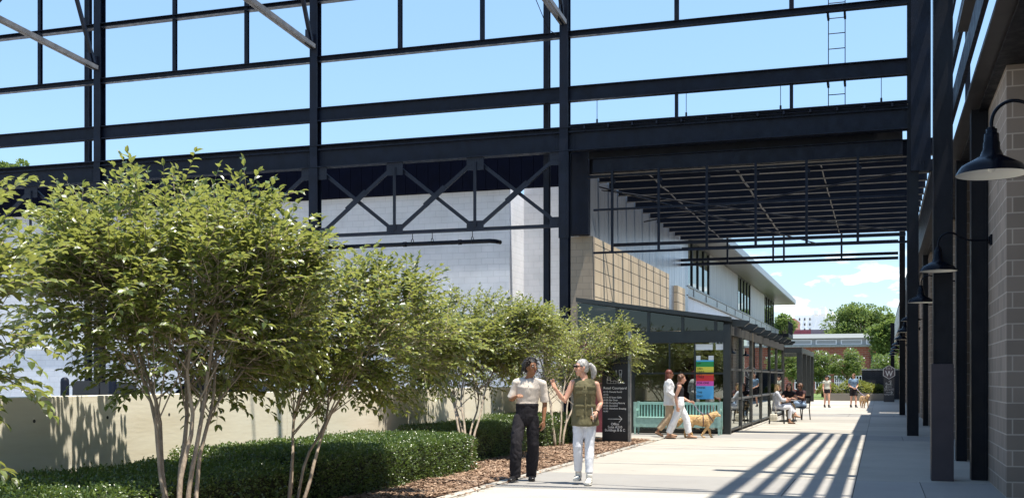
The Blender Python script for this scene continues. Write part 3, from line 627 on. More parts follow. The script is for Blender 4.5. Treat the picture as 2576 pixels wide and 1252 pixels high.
# side
c = MB(); c.box(XP-.16, XP-.02, YP+.21, YE, 2.72, 2.98); ob('eaves_beam', c, M['alud'] if 'alud' in M else FM, gpv)
sy_ = [YP+.2, xat(0,1)]; 
def yside(u): k = (u-1288)/F; return XP*(cT+k*sT)/(k*cT-sT)
sm = [yside(u) for u in (1868, 1894, 1918, 1939, 1956, 1973)]
prev = YP+.2
for y in sm:
    c = MB(); c.box(XP-.13, XP-.01, y-.05, y+.05, 0, 2.72); ob('side_mullion', c, M['frameg'] if 'frameg' in M else FM, gpv)
    c = MB(); c.box(XP-.075, XP-.06, prev+.01, y-.052, .12, 2.70); ob('side_pane', c, M['glass2'] if 'glass2' in M else M['glass'], gpv)
    for z in (.1, .94, 1.77): c = MB(); c.box(XP-.1, XP-.03, prev+.01, y-.052, z-.03, z+.03); ob('glazing_bar', c, M['alu'] if z > .5 else FM, gpv)
    prev = y+.05
c = MB(); c.quad((-8.15, YP, zr(-8.15)), (XP, YP, zr(XP)), (XP, YE, zr(XP)), (-8.15, YE, zr(-8.15))); ob('roof_glass', c, M['glassd'], gpv)
for k in range(9):
    y = YP+.5+k*2.2; c = MB(); c.prism([(-8.15, zr(-8.15)-.16), (XP+.02, zr(XP)-.16), (XP+.32, zr(XP)-.16), (XP+.45, zr(XP)-.06), (XP+.45, zr(XP)-.0), (-8.15, zr(-8.15)-.03)], 'y', y-.06, y+.06); ob('rafter', c, FM, gpv)
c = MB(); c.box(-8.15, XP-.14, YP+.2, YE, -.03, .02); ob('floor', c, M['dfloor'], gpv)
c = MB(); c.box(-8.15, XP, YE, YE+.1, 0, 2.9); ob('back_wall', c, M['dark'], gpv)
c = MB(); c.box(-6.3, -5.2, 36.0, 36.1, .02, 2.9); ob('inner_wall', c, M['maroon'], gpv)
c = MB(); 
for k in range(12): c.box(-5.1+k*.11, -5.05+k*.11, 36.4, 36.45, 1.5, 3.0)
ob('hanging_slats', c, mat('pale timber slats', (.25, .2, .14), .7), gpv)
# poster inside the front glass
po = thing('rainbow_menu_poster', 'tall rainbow striped paper menu hanging inside the front glass', 'poster', (-4.5, YP+.2, 1))
x0, x1 = xat(1753, YP+.2), xat(1797, YP+.2); zz = [1.5+(953-v)/F*30.6 for v in (905, 909, 922, 936, 943, 958, 970, 1003)]
pc = [(.1, .5, .8), (.03, .32, .08), (.85, .72, .08), (.85, .2, .03), (.75, .04, .04), (.85, .12, .5), (.12, .48, .85)]
for i, cl in enumerate(pc):
    c = MB(); c.box(x0, x1, YP+.072, YP+.075, zz[i+1], zz[i]); ob('paper_band', c, mat('poster band %d' % i, cl, .7), po)
for q0, q1 in ((x0, x0+.12), (x1-.14, x1)): c = MB(); c.box(q0, q1, YP+.072, YP+.075, zz[0]+.001, zz[0]+.12); ob('white_sheet', c, M['whitet'], po)
c = MB(); zt = [(1, 'OP'), (2, 'USH-'), (2.55, 'TAILS'), (3, 'OFT'), (4, 'TAILS'), (5, 'FOR ONE'), (6, 'DRINK'), (6.35, 'THE'), (6.65, 'DAY')]
for i, s_ in zt:
    k = int(i); f_ = i-k; zt_ = zz[k]+(zz[k+1]-zz[k])*f_; text_mb(c, s_, .075, x0+.03, YP+.068, zt_-.075)
ob('lettering', c, M['dark'], po)
c = MB(); c.box(xat(1747, YP), xat(1792, YP), YP+.072, YP+.075, 2.3, 2.46); c.box(xat(1800, YP), xat(1818, YP), YP+.072, YP+.075, 2.3, 2.46)
tag(ob('window_notices', c, M['whitet']), 'small white notices taped at the top of the front glass', 'notice')
# ================================================================== PERGOLA
pg = thing('pergola', 'black slatted pergola standing past the glass pavilion', 'pergola', (-5.5, 70, 0))
for y in (66, 70, 74, 77.8):
    c = MB(); c.box(-4.5, -4.2, y, y+.28, 0, 3.0); ob('post', c, FM, pg)
    c = MB(); c.box(-7.6, -7.3, y, y+.28, 0, 3.0); ob('post', c, FM, pg)
c = MB(); c.box(-7.6, -4.2, 65.9, 66.25, 3.0, 3.3); ob('beam', c, FM, pg)
c = MB(); c.box(-4.5, -4.2, 66.252, 78.1, 3.0, 3.3); ob('beam', c, FM, pg)
for k in range(18): c = MB(); c.box(-7.6, -4.502, 66.5+k*.65, 66.6+k*.65, 3.02, 3.2); ob('slat', c, FM, pg)

# ================================================================== PLANTS
def leafq(mb, p, d, n, L_, W):                           # folded pointed leaf: 4 faces
    s = d.cross(n)
    if s.length < 1e-4: return
    s.normalize(); n = s.cross(d); k = len(mb.v); dr = n*(-.12*L_)
    a = p; m1 = p+d*(L_*.35); m2 = p+d*(L_*.72)+dr*.5; e = p+d*L_+dr*1.4; up = n*(W*.22)
    mb.v += [tuple(a), tuple(m1+s*W*.5+up), tuple(m1), tuple(m1-s*W*.5+up), tuple(m2+s*W*.40+up), tuple(m2), tuple(m2-s*W*.40+up), tuple(e)]
    mb.f += [(k,k+1,k+2), (k,k+2,k+3), (k+1,k+4,k+5,k+2), (k+2,k+5,k+6,k+3), (k+4,k+7,k+5), (k+5,k+7,k+6)]
def rv3(r): 
    while True:
        v = Vector((r.uniform(-1,1), r.uniform(-1,1), r.uniform(-1,1)))
        if .05 < v.length < 1: return v
def small_tree(x, y, cx, cy, cz, rx, ry, rz, ntw, LL, seed, label, stems=5, shoots=(), zb=0, group='multi-stemmed small trees in the planting bed'):
    r = random.Random(seed); t = thing('multi_stem_tree', label, 'tree', (x, y, zb), group=group)
    st_ = MB(); br = MB(); lv = MB(); nodes = []
    for i in range(stems):
        a = 2*math.pi*i/stems+r.uniform(-.4, .4); b = Vector((x+.09*math.cos(a), y+.09*math.sin(a), zb-.02))
        e = Vector((cx+rx*.45*math.cos(a), cy+ry*.45*math.sin(a), cz+rz*r.uniform(.0, .45)))
        pts = []; m = 12
        for k in range(m+1):
            f = k/m; g_ = f**1.5; p = Vector((b.x+(e.x-b.x)*g_, b.y+(e.y-b.y)*g_, b.z+(e.z-b.z)*f))
            p += Vector((noise.noise((f*3.2, i*7, seed)), noise.noise((f*3.2, i*7+3, seed)), 0))*.16*f**.4*(1 if f > .0 else 0); pts.append(p)
        rr_ = r.uniform(.020, .027)*(cz/2.4); st_.tube(pts, [rr_*(1.12-.75*k/m) for k in range(m+1)], 8)
        nodes += [(q, rr_*(1.1-.75*k/m)) for k, q in enumerate(pts) if k > m*.38]
    base = Vector((cx*.6+x*.4, cy*.6+y*.4, cz-rz*1.15)); mains = []
    for i in range(int(stems*15)):
        q, rad = r.choice(nodes); d = rv3(r); d.z = d.z*.9+.12; d.normalize()
        tgt = Vector((cx+d.x*rx*.88, cy+d.y*ry*.88, cz+d.z*rz*(.85 if d.z > 0 else .88))); mid = q.lerp(tgt, .5)+Vector((0, 0, .10))+rv3(r)*.07
        p4 = [q, q.lerp(mid, .5)+rv3(r)*.02, mid, mid.lerp(tgt, .5)+rv3(r)*.03, tgt]; br.tube(p4, [rad*.5, rad*.42, rad*.34, rad*.26, .003], 5, caps=False)
        mains += [q.lerp(mid, .8), mid, mid.lerp(tgt, .5), tgt, tgt]
    def twig(s0, d, ln):
        pts = [s0]; dd = d.copy(); n_ = max(5, int(ln/(LL*.44))); p = s0.copy()
        for k in range(n_):
            dd = (dd+Vector((0, 0, -.035))+rv3(r)*.06).normalized(); p = p+dd*(ln/n_); pts.append(p.copy())
            side = dd.cross(Vector((0, 0, 1)));
            if side.length < .1: side = dd.orthogonal()
            side.normalize(); sg = 1 if k % 2 else -1
            if k < 1: continue
            ld_ = (dd*.65+side*sg*r.uniform(.5, .95)+Vector((0, 0, r.uniform(-.45, .25)))).normalized()
            nn = (Vector((0, 0, 1))*.9+rv3(r)*.55+d*.15).normalized()
            leafq(lv, p+rv3(r)*.004, ld_, nn, LL*r.uniform(.65, 1.12), LL*r.uniform(.42, .56))
        leafq(lv, p, dd, (Vector((0, 0, 1))+rv3(r)*.4).normalized(), LL*.8, LL*.36)
        br.tube([pts[0], pts[len(pts)//2], pts[-1]], [.0042, .003, .0015], 3, caps=False)
    for i in range(ntw):
        m = r.choice(mains); d = (m-base); d.normalize(); dd = (d*.8+rv3(r)*.85); dd.z = dd.z*.8+.12
        k_ = noise.noise(m*2.3+Vector((seed, 0, 0)))
        if k_ < -.22: continue
        dd.z -= .38 if m.z < cz-.1*rz else 0; dd.normalize(); s0 = m+rv3(r)*.16
        rel = Vector(((s0.x-cx)/rx, (s0.y-cy)/ry, (s0.z-cz)/rz))
        if abs(rel.x)**1.6+abs(rel.y)**1.6+abs(rel.z)**1.6 > 1.12: continue
        twig(s0, dd, r.uniform(.26, .5)*(LL/.085))
    for (a, b, c_, ln, ex, ez) in shoots:                   # long shoots: start offset, direction
        twig(Vector((cx+a, cy+b, cz+c_)), Vector((ex, r.uniform(-.2, .2), ez)).normalized(), ln)
    ob('trunk', st_, M['bark'], t, smooth=True); ob('branches', br, M['bark'], t, fix=False); ob('crown', lv, M['leaf'], t, fix=False)
    return t
def loc2(u, d): lat = (u-1288)/F*d; return (lat*cT-d*sT, lat*sT+d*cT)
def T(ub, db, uc, ztop, zbot, wpx, ntw, LL, seed, label, **k):
    x, y = loc2(ub, db); dc = db*k.pop('lean', 1.11); cx, cy = loc2(uc, dc); rx = wpx/2/F*dc*.97; ztop = CH+(ztop-CH)*dc/db
    return small_tree(x, y, cx, cy, (ztop+zbot)/2, rx, rx*.95, (ztop-zbot)/2, ntw, LL, seed, label, **k)
T(-190, 7.7, -225, 2.78, 1.0, 540, 760, .115, 11, 'small tree cut by the left edge of the photo, its leafy sprays reaching in', stems=4,
  shoots=[(.35, -.2, .5, .7, .9, .25), (.5, 0, -.1, .75, 1, -.2), (.55, .1, -.4, .75, 1, -.1), (.55, -.2, -.75, .7, 1, -.35), (.6, 0, .2, .6, 1, .1), (.45, 0, .6, .6, .8, .6), (.6, -.1, -.55, .7, 1, .25), (.5, 0, -.9, .6, .9, -.3)])
T(452, 10.4, 440, 3.24, 1.26, 730, 3000, .105, 12, 'tallest small tree, fullest crown, in front of the left half of the concrete wall', stems=6,
  shoots=[(-.25, 0, .65, .75, -.25, 1), (-.1, 0, .75, .6, .1, 1), (.3, 0, .7, .65, .35, 1), (.55, 0, .55, .8, .45, 1), (.7, 0, .5, .75, .7, .75), (-.75, 0, .5, .7, -.6, .7), (-.8, 0, .2, .6, -1, .1), (.9, 0, .2, .6, 1, .2), (-.8, 0, -.2, .7, -1, -.2), (-.75, 0, -.5, .6, -1, -.25), (-.45, 0, .6, .7, -.5, .9)])
T(738, 12.4, 880, 2.62, 1.2, 570, 2500, .094, 13, 'small tree with leaning stems between the tallest tree and the hedge gap', stems=4,
  shoots=[(.1, 0, .5, .5, .1, 1), (.4, 0, .45, .55, .3, 1), (.6, 0, .3, .6, .6, .8), (.9, 0, -.1, .55, 1, -.1), (.85, 0, -.4, .55, 1, -.3), (-.5, 0, .5, .5, -.2, 1)])
T(1176, 19.3, 1190, 2.85, 1.26, 470, 2900, .088, 14, 'small tree standing in the hedge gap left of the two walkers', stems=5,
  shoots=[(.2, 0, .5, .6, .1, 1), (-.3, 0, .5, .4, -.3, 1), (.6, 0, .4, .5, .4, 1), (1, 0, .1, .5, 1, .2)])
T(1405, 24.6, 1415, 2.95, 1.26, 410, 3000, .088, 15, 'small tree behind the two nearest walkers, reaching over the black directory sign', stems=5,
  shoots=[(.8, 0, .2, .6, 1, .3), (-.2, 0, .7, .5, 0, 1), (.3, 0, .6, .5, .3, 1), (.8, 0, .4, .5, 1, .3)])
# hedges
def hedge(x0, x1, y0, y1, h, n, lf, seed, label):
    r = random.Random(seed); t = thing('hedge', label, 'hedge', ((x0+x1)/2, (y0+y1)/2, 0), group='clipped hedges in the planting bed')
    c = MB(); nx_, ny_ = 10, max(6, int((y1-y0)*5))
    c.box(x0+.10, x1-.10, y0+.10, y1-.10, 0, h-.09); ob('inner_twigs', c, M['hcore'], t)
    lv = MB(); ax = (x1-x0); ay = (y1-y0); A = [ax*ay, ay*h, ay*h*.15, ax*h, ax*h*.4]; tot = sum(A)
    for i in range(n):
        q = r.random()*tot; j = 0
        while q > A[j]: q -= A[j]; j += 1
        a, b = r.random(), r.random(); rb_ = .16
        if j == 0: p = Vector((x0+a*ax, y0+b*ay, h)); nr = Vector((0,0,1))
        elif j == 1: p = Vector((x1, y0+a*ay, b*h)); nr = Vector((1,0,0))
        elif j == 2: p = Vector((x0, y0+a*ay, b*h)); nr = Vector((-1,0,0))
        elif j == 3: p = Vector((x0+a*ax, y0, b*h)); nr = Vector((0,-1,0))
        else: p = Vector((x0+a*ax, y1, b*h)); nr = Vector((0,1,0))
        # round the edges: pull towards an inset box
        q_ = Vector((min(max(p.x, x0+rb_), x1-rb_), min(max(p.y, y0+rb_), y1-rb_), min(p.z, h-rb_))); dv = p-q_
        if dv.length > rb_: p = q_+dv.normalized()*rb_; nr = dv.normalized()
        p += nr*(.05*noise.noise(p*2.2)+.03*noise.noise(p*7)-r.random()**2*.10+(.035 if r.random() < .06 else 0))
        d = (nr*.7+rv3(r)*1.0).normalized(); nn = (nr*.4+Vector((0,0,.5))+rv3(r)*.9).normalized()
        leafq(lv, p, d, nn, lf*r.uniform(.7, 1.2), lf*r.uniform(.45, .6))
    ob('leaves', lv, M['hleaf'], t, fix=False); return t
hedge(-8.5, -6.35, 5.5, 11.85, .52, 27000, .040, 21, 'lowest clipped hedge, in the bottom left corner')
hedge(-8.5, -6.3, 11.9, 17.4, .60, 32000, .040, 22, 'long clipped hedge in front of the gap where the slim tree stands')
hedge(-8.5, -6.78, 18.9, 22.2, .64, 14000, .036, 23, 'clipped hedge directly behind the man in black trousers')
hedge(-8.5, -6.85, 23.2, 26.6, .68, 9000, .040, 24, 'clipped hedge seen between the two nearest walkers and the black sign')
# far trees
def big_tree(x, y, h, rx, rz, n, LL, seed, label, trunk=.25, flowers=False, group=None, name='tree', m='leaf2'):
    r = random.Random(seed); t = thing(name, label, 'tree', (x, y, 0), group=group); tr = MB(); lv = MB(); fl = MB()
    cz = h-rz
    tr.tube([(x, y, 0), (x+.1*trunk, y, cz*.5), (x, y, cz)], [trunk, trunk*.7, trunk*.4], 8)
    cl = []
    for i in range(int(26+n/400)):
        d = rv3(r).normalized(); f = r.uniform(.45, 1); c_ = Vector((x+d.x*rx*f*.82, y+d.y*rx*f*.82, cz+d.z*rz*f*.82)); cl.append((c_, r.uniform(.22, .42)*min(rx, rz)))
        tr.tube([(x, y, cz*.55), ((x+c_.x)/2, (y+c_.y)/2, (cz*.55+c_.z)/2+.1*rz), tuple(c_)], [trunk*.3, trunk*.18, .02], 4, caps=False)
    for i in range(n):
        c_, cr_ = r.choice(cl); d = rv3(r).normalized(); d.z = d.z*.8+.1; p = c_+d*cr_*r.uniform(.65, 1.1)
        leafq(lv, p, (d+rv3(r)*.8).normalized(), (Vector((0,0,1))+rv3(r)*.8).normalized(), LL*r.uniform(.6, 1.3), LL*r.uniform(.5, .8))
        if flowers and d.z > .45 and r.random() < .05:
            for _ in range(3): leafq(fl, p+Vector((0,0,.12))+rv3(r)*.1, rv3(r).normalized(), rv3(r).normalized(), .12, .1)
    ob('trunk', tr, M['bark'], t, smooth=True); ob('crown', lv, M[m], t, fix=False)
    if flowers: ob('flowers', fl, M['whitet'], t, fix=False)
    return t
def fart(u, vtop, vbot, d, wpx, n, LL, seed, label, trunk, **k):
    x, y = loc2(u, d); h = CH+(953-vtop)/F*d; b = CH+(953-vbot)/F*d
    return big_tree(x, y, h, wpx/2/F*d, (h-b)/2, n, LL, seed, label, trunk, **k)
fart(2170, 758, 900, 150, 200, 16000, .32, 31, 'largest rounded green tree rising behind the red brick building', .4, name='shade_tree')
fart(2232, 775, 940, 112, 95, 9000, .30, 32, 'tall green tree beside the lamp row, right of the rounded one', .35, name='shade_tree')
fart(2100, 835, 900, 160, 60, 2500, .4, 38, 'lower round green tree at the left foot of the largest tree', .3, name='shade_tree')
fart(1972, 785, 850, 170, 60, 2500, .4, 33, 'green tree showing just past the end of the long roof', .3, name='shade_tree')
gm = 'flowering trees on the far lawn'
fart(1992, 885, 962, 88, 60, 2600, .15, 34, 'crepe myrtle tree seen through the pergola posts', .07, group=gm, name='flowering_tree')
fart(2068, 878, 965, 92, 78, 3600, .15, 35, 'white-flecked tree above the woman in shorts', .07, flowers=True, group=gm, name='flowering_tree')
fart(2132, 876, 962, 90, 95, 4200, .15, 36, 'white-flecked tree above the man with the dog', .07, flowers=True, group=gm, name='flowering_tree')
fart(2228, 880, 958, 96, 80, 3600, .15, 37, 'white-flecked tree behind the monument sign', .07, flowers=True, group=gm, name='flowering_tree')
fart(30, 400, 470, 90, 90, 3000, .3, 39, 'treetop peeking over the white building at the left', .3, name='shade_tree')
def bush(u, d, w, h, n, seed, label):
    x, y = loc2(u, d); r = random.Random(seed); t = thing('shrub', label, 'shrub', (x, y, .4), group='shrubs in the raised planter'); lv = MB(); c = MB(); c.ell((x, y, .5), (w*.55, w*.5, h*.65))
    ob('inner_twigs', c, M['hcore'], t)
    for i in range(n):
        d_ = rv3(r).normalized(); d_.z = abs(d_.z); p = Vector((x+d_.x*w*.8, y+d_.y*w*.7, .4+d_.z*h))+rv3(r)*.1
        leafq(lv, p, (d_+rv3(r)*.6).normalized(), (Vector((0,0,1))+rv3(r)*.6).normalized(), .17, .08)
    ob('leaves', lv, M['leaf'], t, fix=False)
bush(2083, 84, .95, .75, 900, 41, 'low bright shrub between the two far walkers')
bush(2150, 83, 1.5, .95, 1400, 42, 'widest bright shrub, behind the man with the dog')
bush(2182, 83, .8, .7, 700, 43, 'small rounded shrub right of the widest one')
bush(2206, 83, .8, .6, 600, 44, 'small dark shrub beside the monument sign')

# ================================================================== FAR BUILDINGS
def far_building(nm, lab, u0, u1, vt, vb, d0, depth, m, parent_loc=None):
    X0, Y_ = loc2(u0, d0); x1 = xat(u1, Y_); t = thing(nm, lab, 'building', (X0, Y_, 0))
    zt = zat(vt, (X0+x1)/2, Y_); c = MB(); c.box(X0, x1, Y_, Y_+depth, -1, zt); ob('wall', c, m, t); return t, X0, x1, Y_, zt
Yb = 122; xa_, xb_ = xat(1960, Yb), xat(2262, Yb)
bb = thing('brick_building', 'long red brick building with a white clerestory roof across the far lawn', 'building', (xa_, Yb, 0))
zb1 = zat(873, -8, Yb); c = MB(); c.box(xa_, 6, Yb, Yb+20, -.2, zb1); ob('wall', c, M['brick'], bb)
c = MB(); c.box(xa_, 6.1, Yb-.4, Yb+20, zb1+.001, zb1+.2); ob('coping', c, M['alu'], bb)
c = MB(); c.box(xa_, 3.0, Yb+3, Yb+16, zb1+.201, zat(851, -8, Yb+3)); ob('clerestory_wall', c, mat('aged white panel', (.36, .37, .36), .6, var=.15), bb)
c = MB(); zq = zat(851, -8, Yb+3); c.prism([(Yb+2.5, zq+.001), (Yb+16, zq+.001), (Yb+16, zq+.8), (Yb+9, zq+.7)], 'x', xa_, 3.2); ob('roof', c, mat('cream metal roof', (.30, .29, .24), .4, .3), bb)
for k in range(7):
    x = xa_+1+k*2.6; c = MB(); c.box(x, x+2.2, Yb+2.9, Yb+2.98, zb1+.35, zq-.15); f_ = ob('clerestory_window', c, M['whitet'], bb); c = MB(); c.box(x+.12, x+2.08, Yb+2.86, Yb+2.9, zb1+.45, zq-.25); ob('pane', c, mat('dull pane', (.35, .35, .33), .3) if k == 0 else bpy.data.materials['dull pane'], f_)
for k, (ua, ub) in enumerate(((2000, 2035), (2052, 2088), (2100, 2126), (2132, 2168), (2190, 2215))):
    x0_, x1_ = xat(ua, Yb), xat(ub, Yb); za, zb2 = zat(978, -8, Yb), zat(945, -8, Yb)
    c = MB(); c.box(x0_, x1_, Yb-.06, Yb-.002, za, zb2); f_ = ob('window', c, M['lampb'], bb); c = MB(); n_ = 5
    for q in range(n_+1): xx_ = x0_+(x1_-x0_)*q/n_; c.box(xx_-.04, xx_+.04, Yb-.1, Yb-.062, za, zb2)
    for z in (za, (za+zb2)/2, zb2): c.box(x0_, x1_, Yb-.105, Yb-.101, z-.04, z+.04)
    ob('muntins', c, M['whitet'], f_)
c = MB(); c.box(xat(2192, Yb), xat(2196, Yb), Yb-.2, Yb-.02, 0, 4.4); c.box(xat(2192, Yb), 3, Yb-.2, Yb-.02, 2.5, 2.65); ob('downpipe', c, mat('green pipe', (.02, .10, .07), .5), bb)
tw, a, b, y_, zt = far_building('white_apartment_block', 'tall white apartment block far off behind the trees', 1998, 2102, 791, 900, 320, 25, M['wpanel'])
c = MB()
for k in range(3): c.box(xat(2047+k*18, y_), xat(2058+k*18, y_), y_-1, y_+12, zt+.01, zt+1.2+k % 2)
ob('roof_plant', c, M['wpanel'], tw)
wv = [(2010+13*i, 800+13*j) for i in range(3) for j in range(4)]
for (u, v) in wv:
    c = MB(); c.box(xat(u, y_), xat(u+3, y_), y_-.15, y_-.01, zat(v+6, a, y_), zat(v, a, y_)); ob('window', c, M['dark'], tw)
tw2, a, b, y_, zt = far_building('maroon_metal_shed', 'maroon and grey metal clad building low behind the brick building', 1990, 2040, 829, 900, 200, 12, M['maroon'])
c = MB(); c.box(b-.01+.012, b+4.2, y_, y_+12, -1, zt); ob('grey_wing', c, mat('mauve metal', (.12, .10, .13), .5), tw2)
tw3, a, b, y_, zt = far_building('brick_chimney_house', 'far brown brick block at the left of the white apartments', 1960, 1998, 800, 900, 260, 20, M['brick'])
c = MB(); c.box(a+.3, b-.3, y_-.2, y_-.02, zt-3, zt-1.2); ob('window', c, M['dark'], tw3)
# dark brick screen wall, planter, monument sign
dw = thing('dark_brick_wall', 'dark brick screen wall behind the monument sign', 'wall', (xat(2200, 88), 88, 0))
c = MB(); c.box(xat(2168, 88), 1.9, 88, 88.4, 0, zat(931, 0, 88)); ob('wall', c, M['dbrick'], dw); c = MB(); c.box(xat(2167, 88), 1.95, 87.95, 88.45, zat(931, 0, 88)+.001, zat(929, 0, 88)+.05); ob('coping', c, M['alu'], dw)
c = MB(); c.box(xat(2078, 81), xat(2226, 81), 81, 81.25, 0, .48); c.box(xat(2078, 81), xat(2226, 81), 84.5, 84.7, 0, .48); c.box(xat(2078, 81), xat(2078, 81)+.2, 81.25, 84.5, 0, .48); c.box(xat(2078, 81)+.2, xat(2226, 81), 81.252, 84.498, .02, .42)
tag(ob('planter', c, conc_mat('weathered concrete', (.22, .2, .17))), 'low weathered concrete planter edge in front of the far shrubs', 'planter')
ms_ = thing('monument_sign', 'distant grey directory sign with a hexagonal emblem on top', 'sign', (xat(2236, 78), 78, 0))
xs0, xs1 = xat(2223, 78), xat(2250, 78); xm = (xs0+xs1)/2; zt = zat(945, 0, 78); c = MB(); c.box(xs0, xs1, 78, 78.25, 0, zt); ob('panel', c, mat('sign grey', (.06, .06, .065), .5), ms_)
zc_ = zat(935.5, 0, 78); rh = .47; c = MB(); c.prism([(xm+rh*math.sin(k*math.pi/3)*.93, zc_+rh*math.cos(k*math.pi/3)) for k in range(6)], 'y', 77.9, 78.24); hx = ob('hexagon', c, mat('sign plum grey', (.14, .11, .12), .5), ms_)
c = MB(); pts = [(xm+rh*math.sin(k*math.pi/3)*.88, zc_+rh*.95*math.cos(k*math.pi/3)) for k in range(7)]
for (a, b), (e, f_) in zip(pts[:-1], pts[1:]): c.bar((a, 77.88, b), (e, 77.88, f_), .03, .03, ref=(0,1,0))
text_mb(c, 'W', .52, xm, 77.88, zc_-.27, 'CENTER', sx=.85)
for dx in (-.14, 0, .14): c.bar((xm+dx, 77.88, zc_+.18), (xm+dx, 77.88, zc_+.3), .03, .02, ref=(0,1,0))
ob('emblem', c, M['whitet'], ms_)
c = MB(); text_mb(c, 'Retail Courtyard', .09, xm, 77.97, .84, 'CENTER'); text_mb(c, 'The Public Restrooms', .066, xm, 77.97, .74, 'CENTER'); text_mb(c, 'Buildings B & C', .09, xm, 77.97, .46, 'CENTER')
def outline(c, x0, x1, z0, z1, y, t_=.006, th=.004):
    for a, b in (((x0, z0), (x1, z0)), ((x1, z0), (x1, z1)), ((x1, z1), (x0, z1)), ((x0, z1), (x0, z0))): c.bar((a[0], y, a[1]), (b[0], y, b[1]), t_, th, ref=(0,1,0))
def sitemap(c, x, z, s, y, t_):
    R_ = [(0,.0,.16,.22),(.02,.14,.14,.3),(.16,0,.3,.1),(.3,0,.42,.12),(.5,0,.66,.18),(.52,.04,.62,.12),(.58,.2,.66,.44),(.56,.44,.68,.6),(.4,.38,.44,.58)]
    for (a, b, e, f_) in R_: outline(c, x+a*s, x+e*s, z+b*s, z+f_*s, y, t_, .004)
    for k in range(5): c.bar((x+.58*s, y, z+(.22+.045*k)*s), (x+.66*s, y, z+(.22+.045*k)*s), t_, .004, ref=(0,1,0))
    c.ell((x+.76*s, y, z+.02*s), (.05*s, .004, .025*s))
def arrow(c, x0, x1, z, y, t_, left=False):
    c.bar((x0, y, z), (x1, y, z), t_, .004, ref=(0,1,0)); e = x0 if left else x1; s_ = 1 if left else -1; q = abs(x1-x0)*.22
    for k in (1, -1): c.bar((e, y, z), (e+s_*q, y, z+k*q), t_, .004, ref=(0,1,0))
sitemap(c, xm-.2, 1.12, .5, 77.97, .013); arrow(c, xm-.22, xm+.18, 1.0, 77.97, .022, True); arrow(c, xm-.18, xm+.22, .62, 77.97, .022)
ob('lettering', c, M['whitet'], ms_)

# ================================================================== DIRECTORY SIGN
sx0, sx1, sy0 = -6.22, -5.60, 25.75
dsn = thing('directory_sign', 'tall black directory sign with white lettering standing in the mulch', 'sign', (-5.9, sy0, 0))
c = MB(); c.prism([(sx0, -.05), (sx1, -.05), (sx1, 2.12), (sx0, 1.78)], 'y', sy0, sy0+.09); ob('panel', c, M['black'], dsn, bevel=.004)
c = MB(); c.box(sx1+.002, sx1+.055, sy0-.01, sy0+.13, -.05, 2.62); ob('post', c, M['alu'], dsn)
for k in range(13):
    x = sx0+.01+k*.048; c = MB(); c.box(x, x+.018, sy0+.03, sy0+.06, 1.80+.34*(k/12.8), 2.05+.045*k)
    ob('slat', c, mat('pale slats', (.55, .52, .45), .6) if k == 0 else bpy.data.materials['pale slats'], dsn)
c = MB(); y_ = sy0-.004; zf = lambda q: zat(858.7*0+q, -6, sy0)
text_mb(c, 'Retail Courtyard', .082, (sx0+sx1)/2, y_, 1.265, 'CENTER')
for i, s_ in enumerate(['A110- Pancake Social', 'A112-', 'A114- El Santo Gallo', 'A120- Bar Diver', 'A130- Dumpling Factory', 'A132- Ancestral', 'A135- Elsewhere Brewing', 'A140']):
    text_mb(c, s_, .056, sx0+.03, y_, 1.185-i*.0655, 'LEFT', sx=.93)
for i, s_ in enumerate(['Office', 'Suite A210', 'Buildings B & C']): text_mb(c, s_, .082, (sx0+sx1)/2, y_, .42-i*.072, 'CENTER', sx=.95)
sitemap(c, sx0+.12, 1.40, .52, y_, .006); arrow(c, sx0+.14, sx1-.14, .565, y_, .011)
ob('lettering', c, M['whitet'], dsn)
c = MB()

# ================================================================== BENCH
bx0, bx1, by = xat(1596, 30.1), xat(1813, 30.1), 30.1
bn = thing('bench', 'teal painted wooden bench with slatted back in front of the glass', 'bench', ((bx0+bx1)/2, by, 0))
c = MB()
c.box(bx0+.06, bx1-.06, by+.36, by+.40, .80, .87); ob('top_rail', c, M['teal'], bn, bevel=.005)
c = MB(); n_ = 26
for k in range(n_): x = bx0+.10+(bx1-bx0-.24)*k/(n_-1); c.box(x, x+.045, by+.37, by+.39, .47, .80)
ob('backrest_slats', c, M['teal'], bn)
for x in (bx0, bx1-.07):
    c = MB(); c.box(x, x+.07, by+.34, by+.41, .22, .89); c.prism([(x+.005, .22), (x+.065, .22), (x+.05, 0), (x+.02, 0)], 'y', by+.345, by+.405); ob('leg', c, M['teal'], bn)
    c = MB(); c.box(x, x+.07, by-.12, by-.05, .22, .88); c.prism([(x+.005, .22), (x+.065, .22), (x+.05, 0), (x+.02, 0)], 'y', by-.115, by-.055); ob('leg', c, M['teal'], bn)
    c = MB(); c.box(x+.01, x+.06, by-.05, by+.34, .64, .69); ob('armrest', c, M['teal'], bn)
c = MB(); c.box(bx0+.072, bx1-.072, by-.11, by+.36, .44, .47); ob('seat', c, M['teal'], bn)
c = MB(); c.box(bx0+.072, bx1-.072, by-.10, by-.07, .20, .438); ob('apron', c, M['teal'], bn)

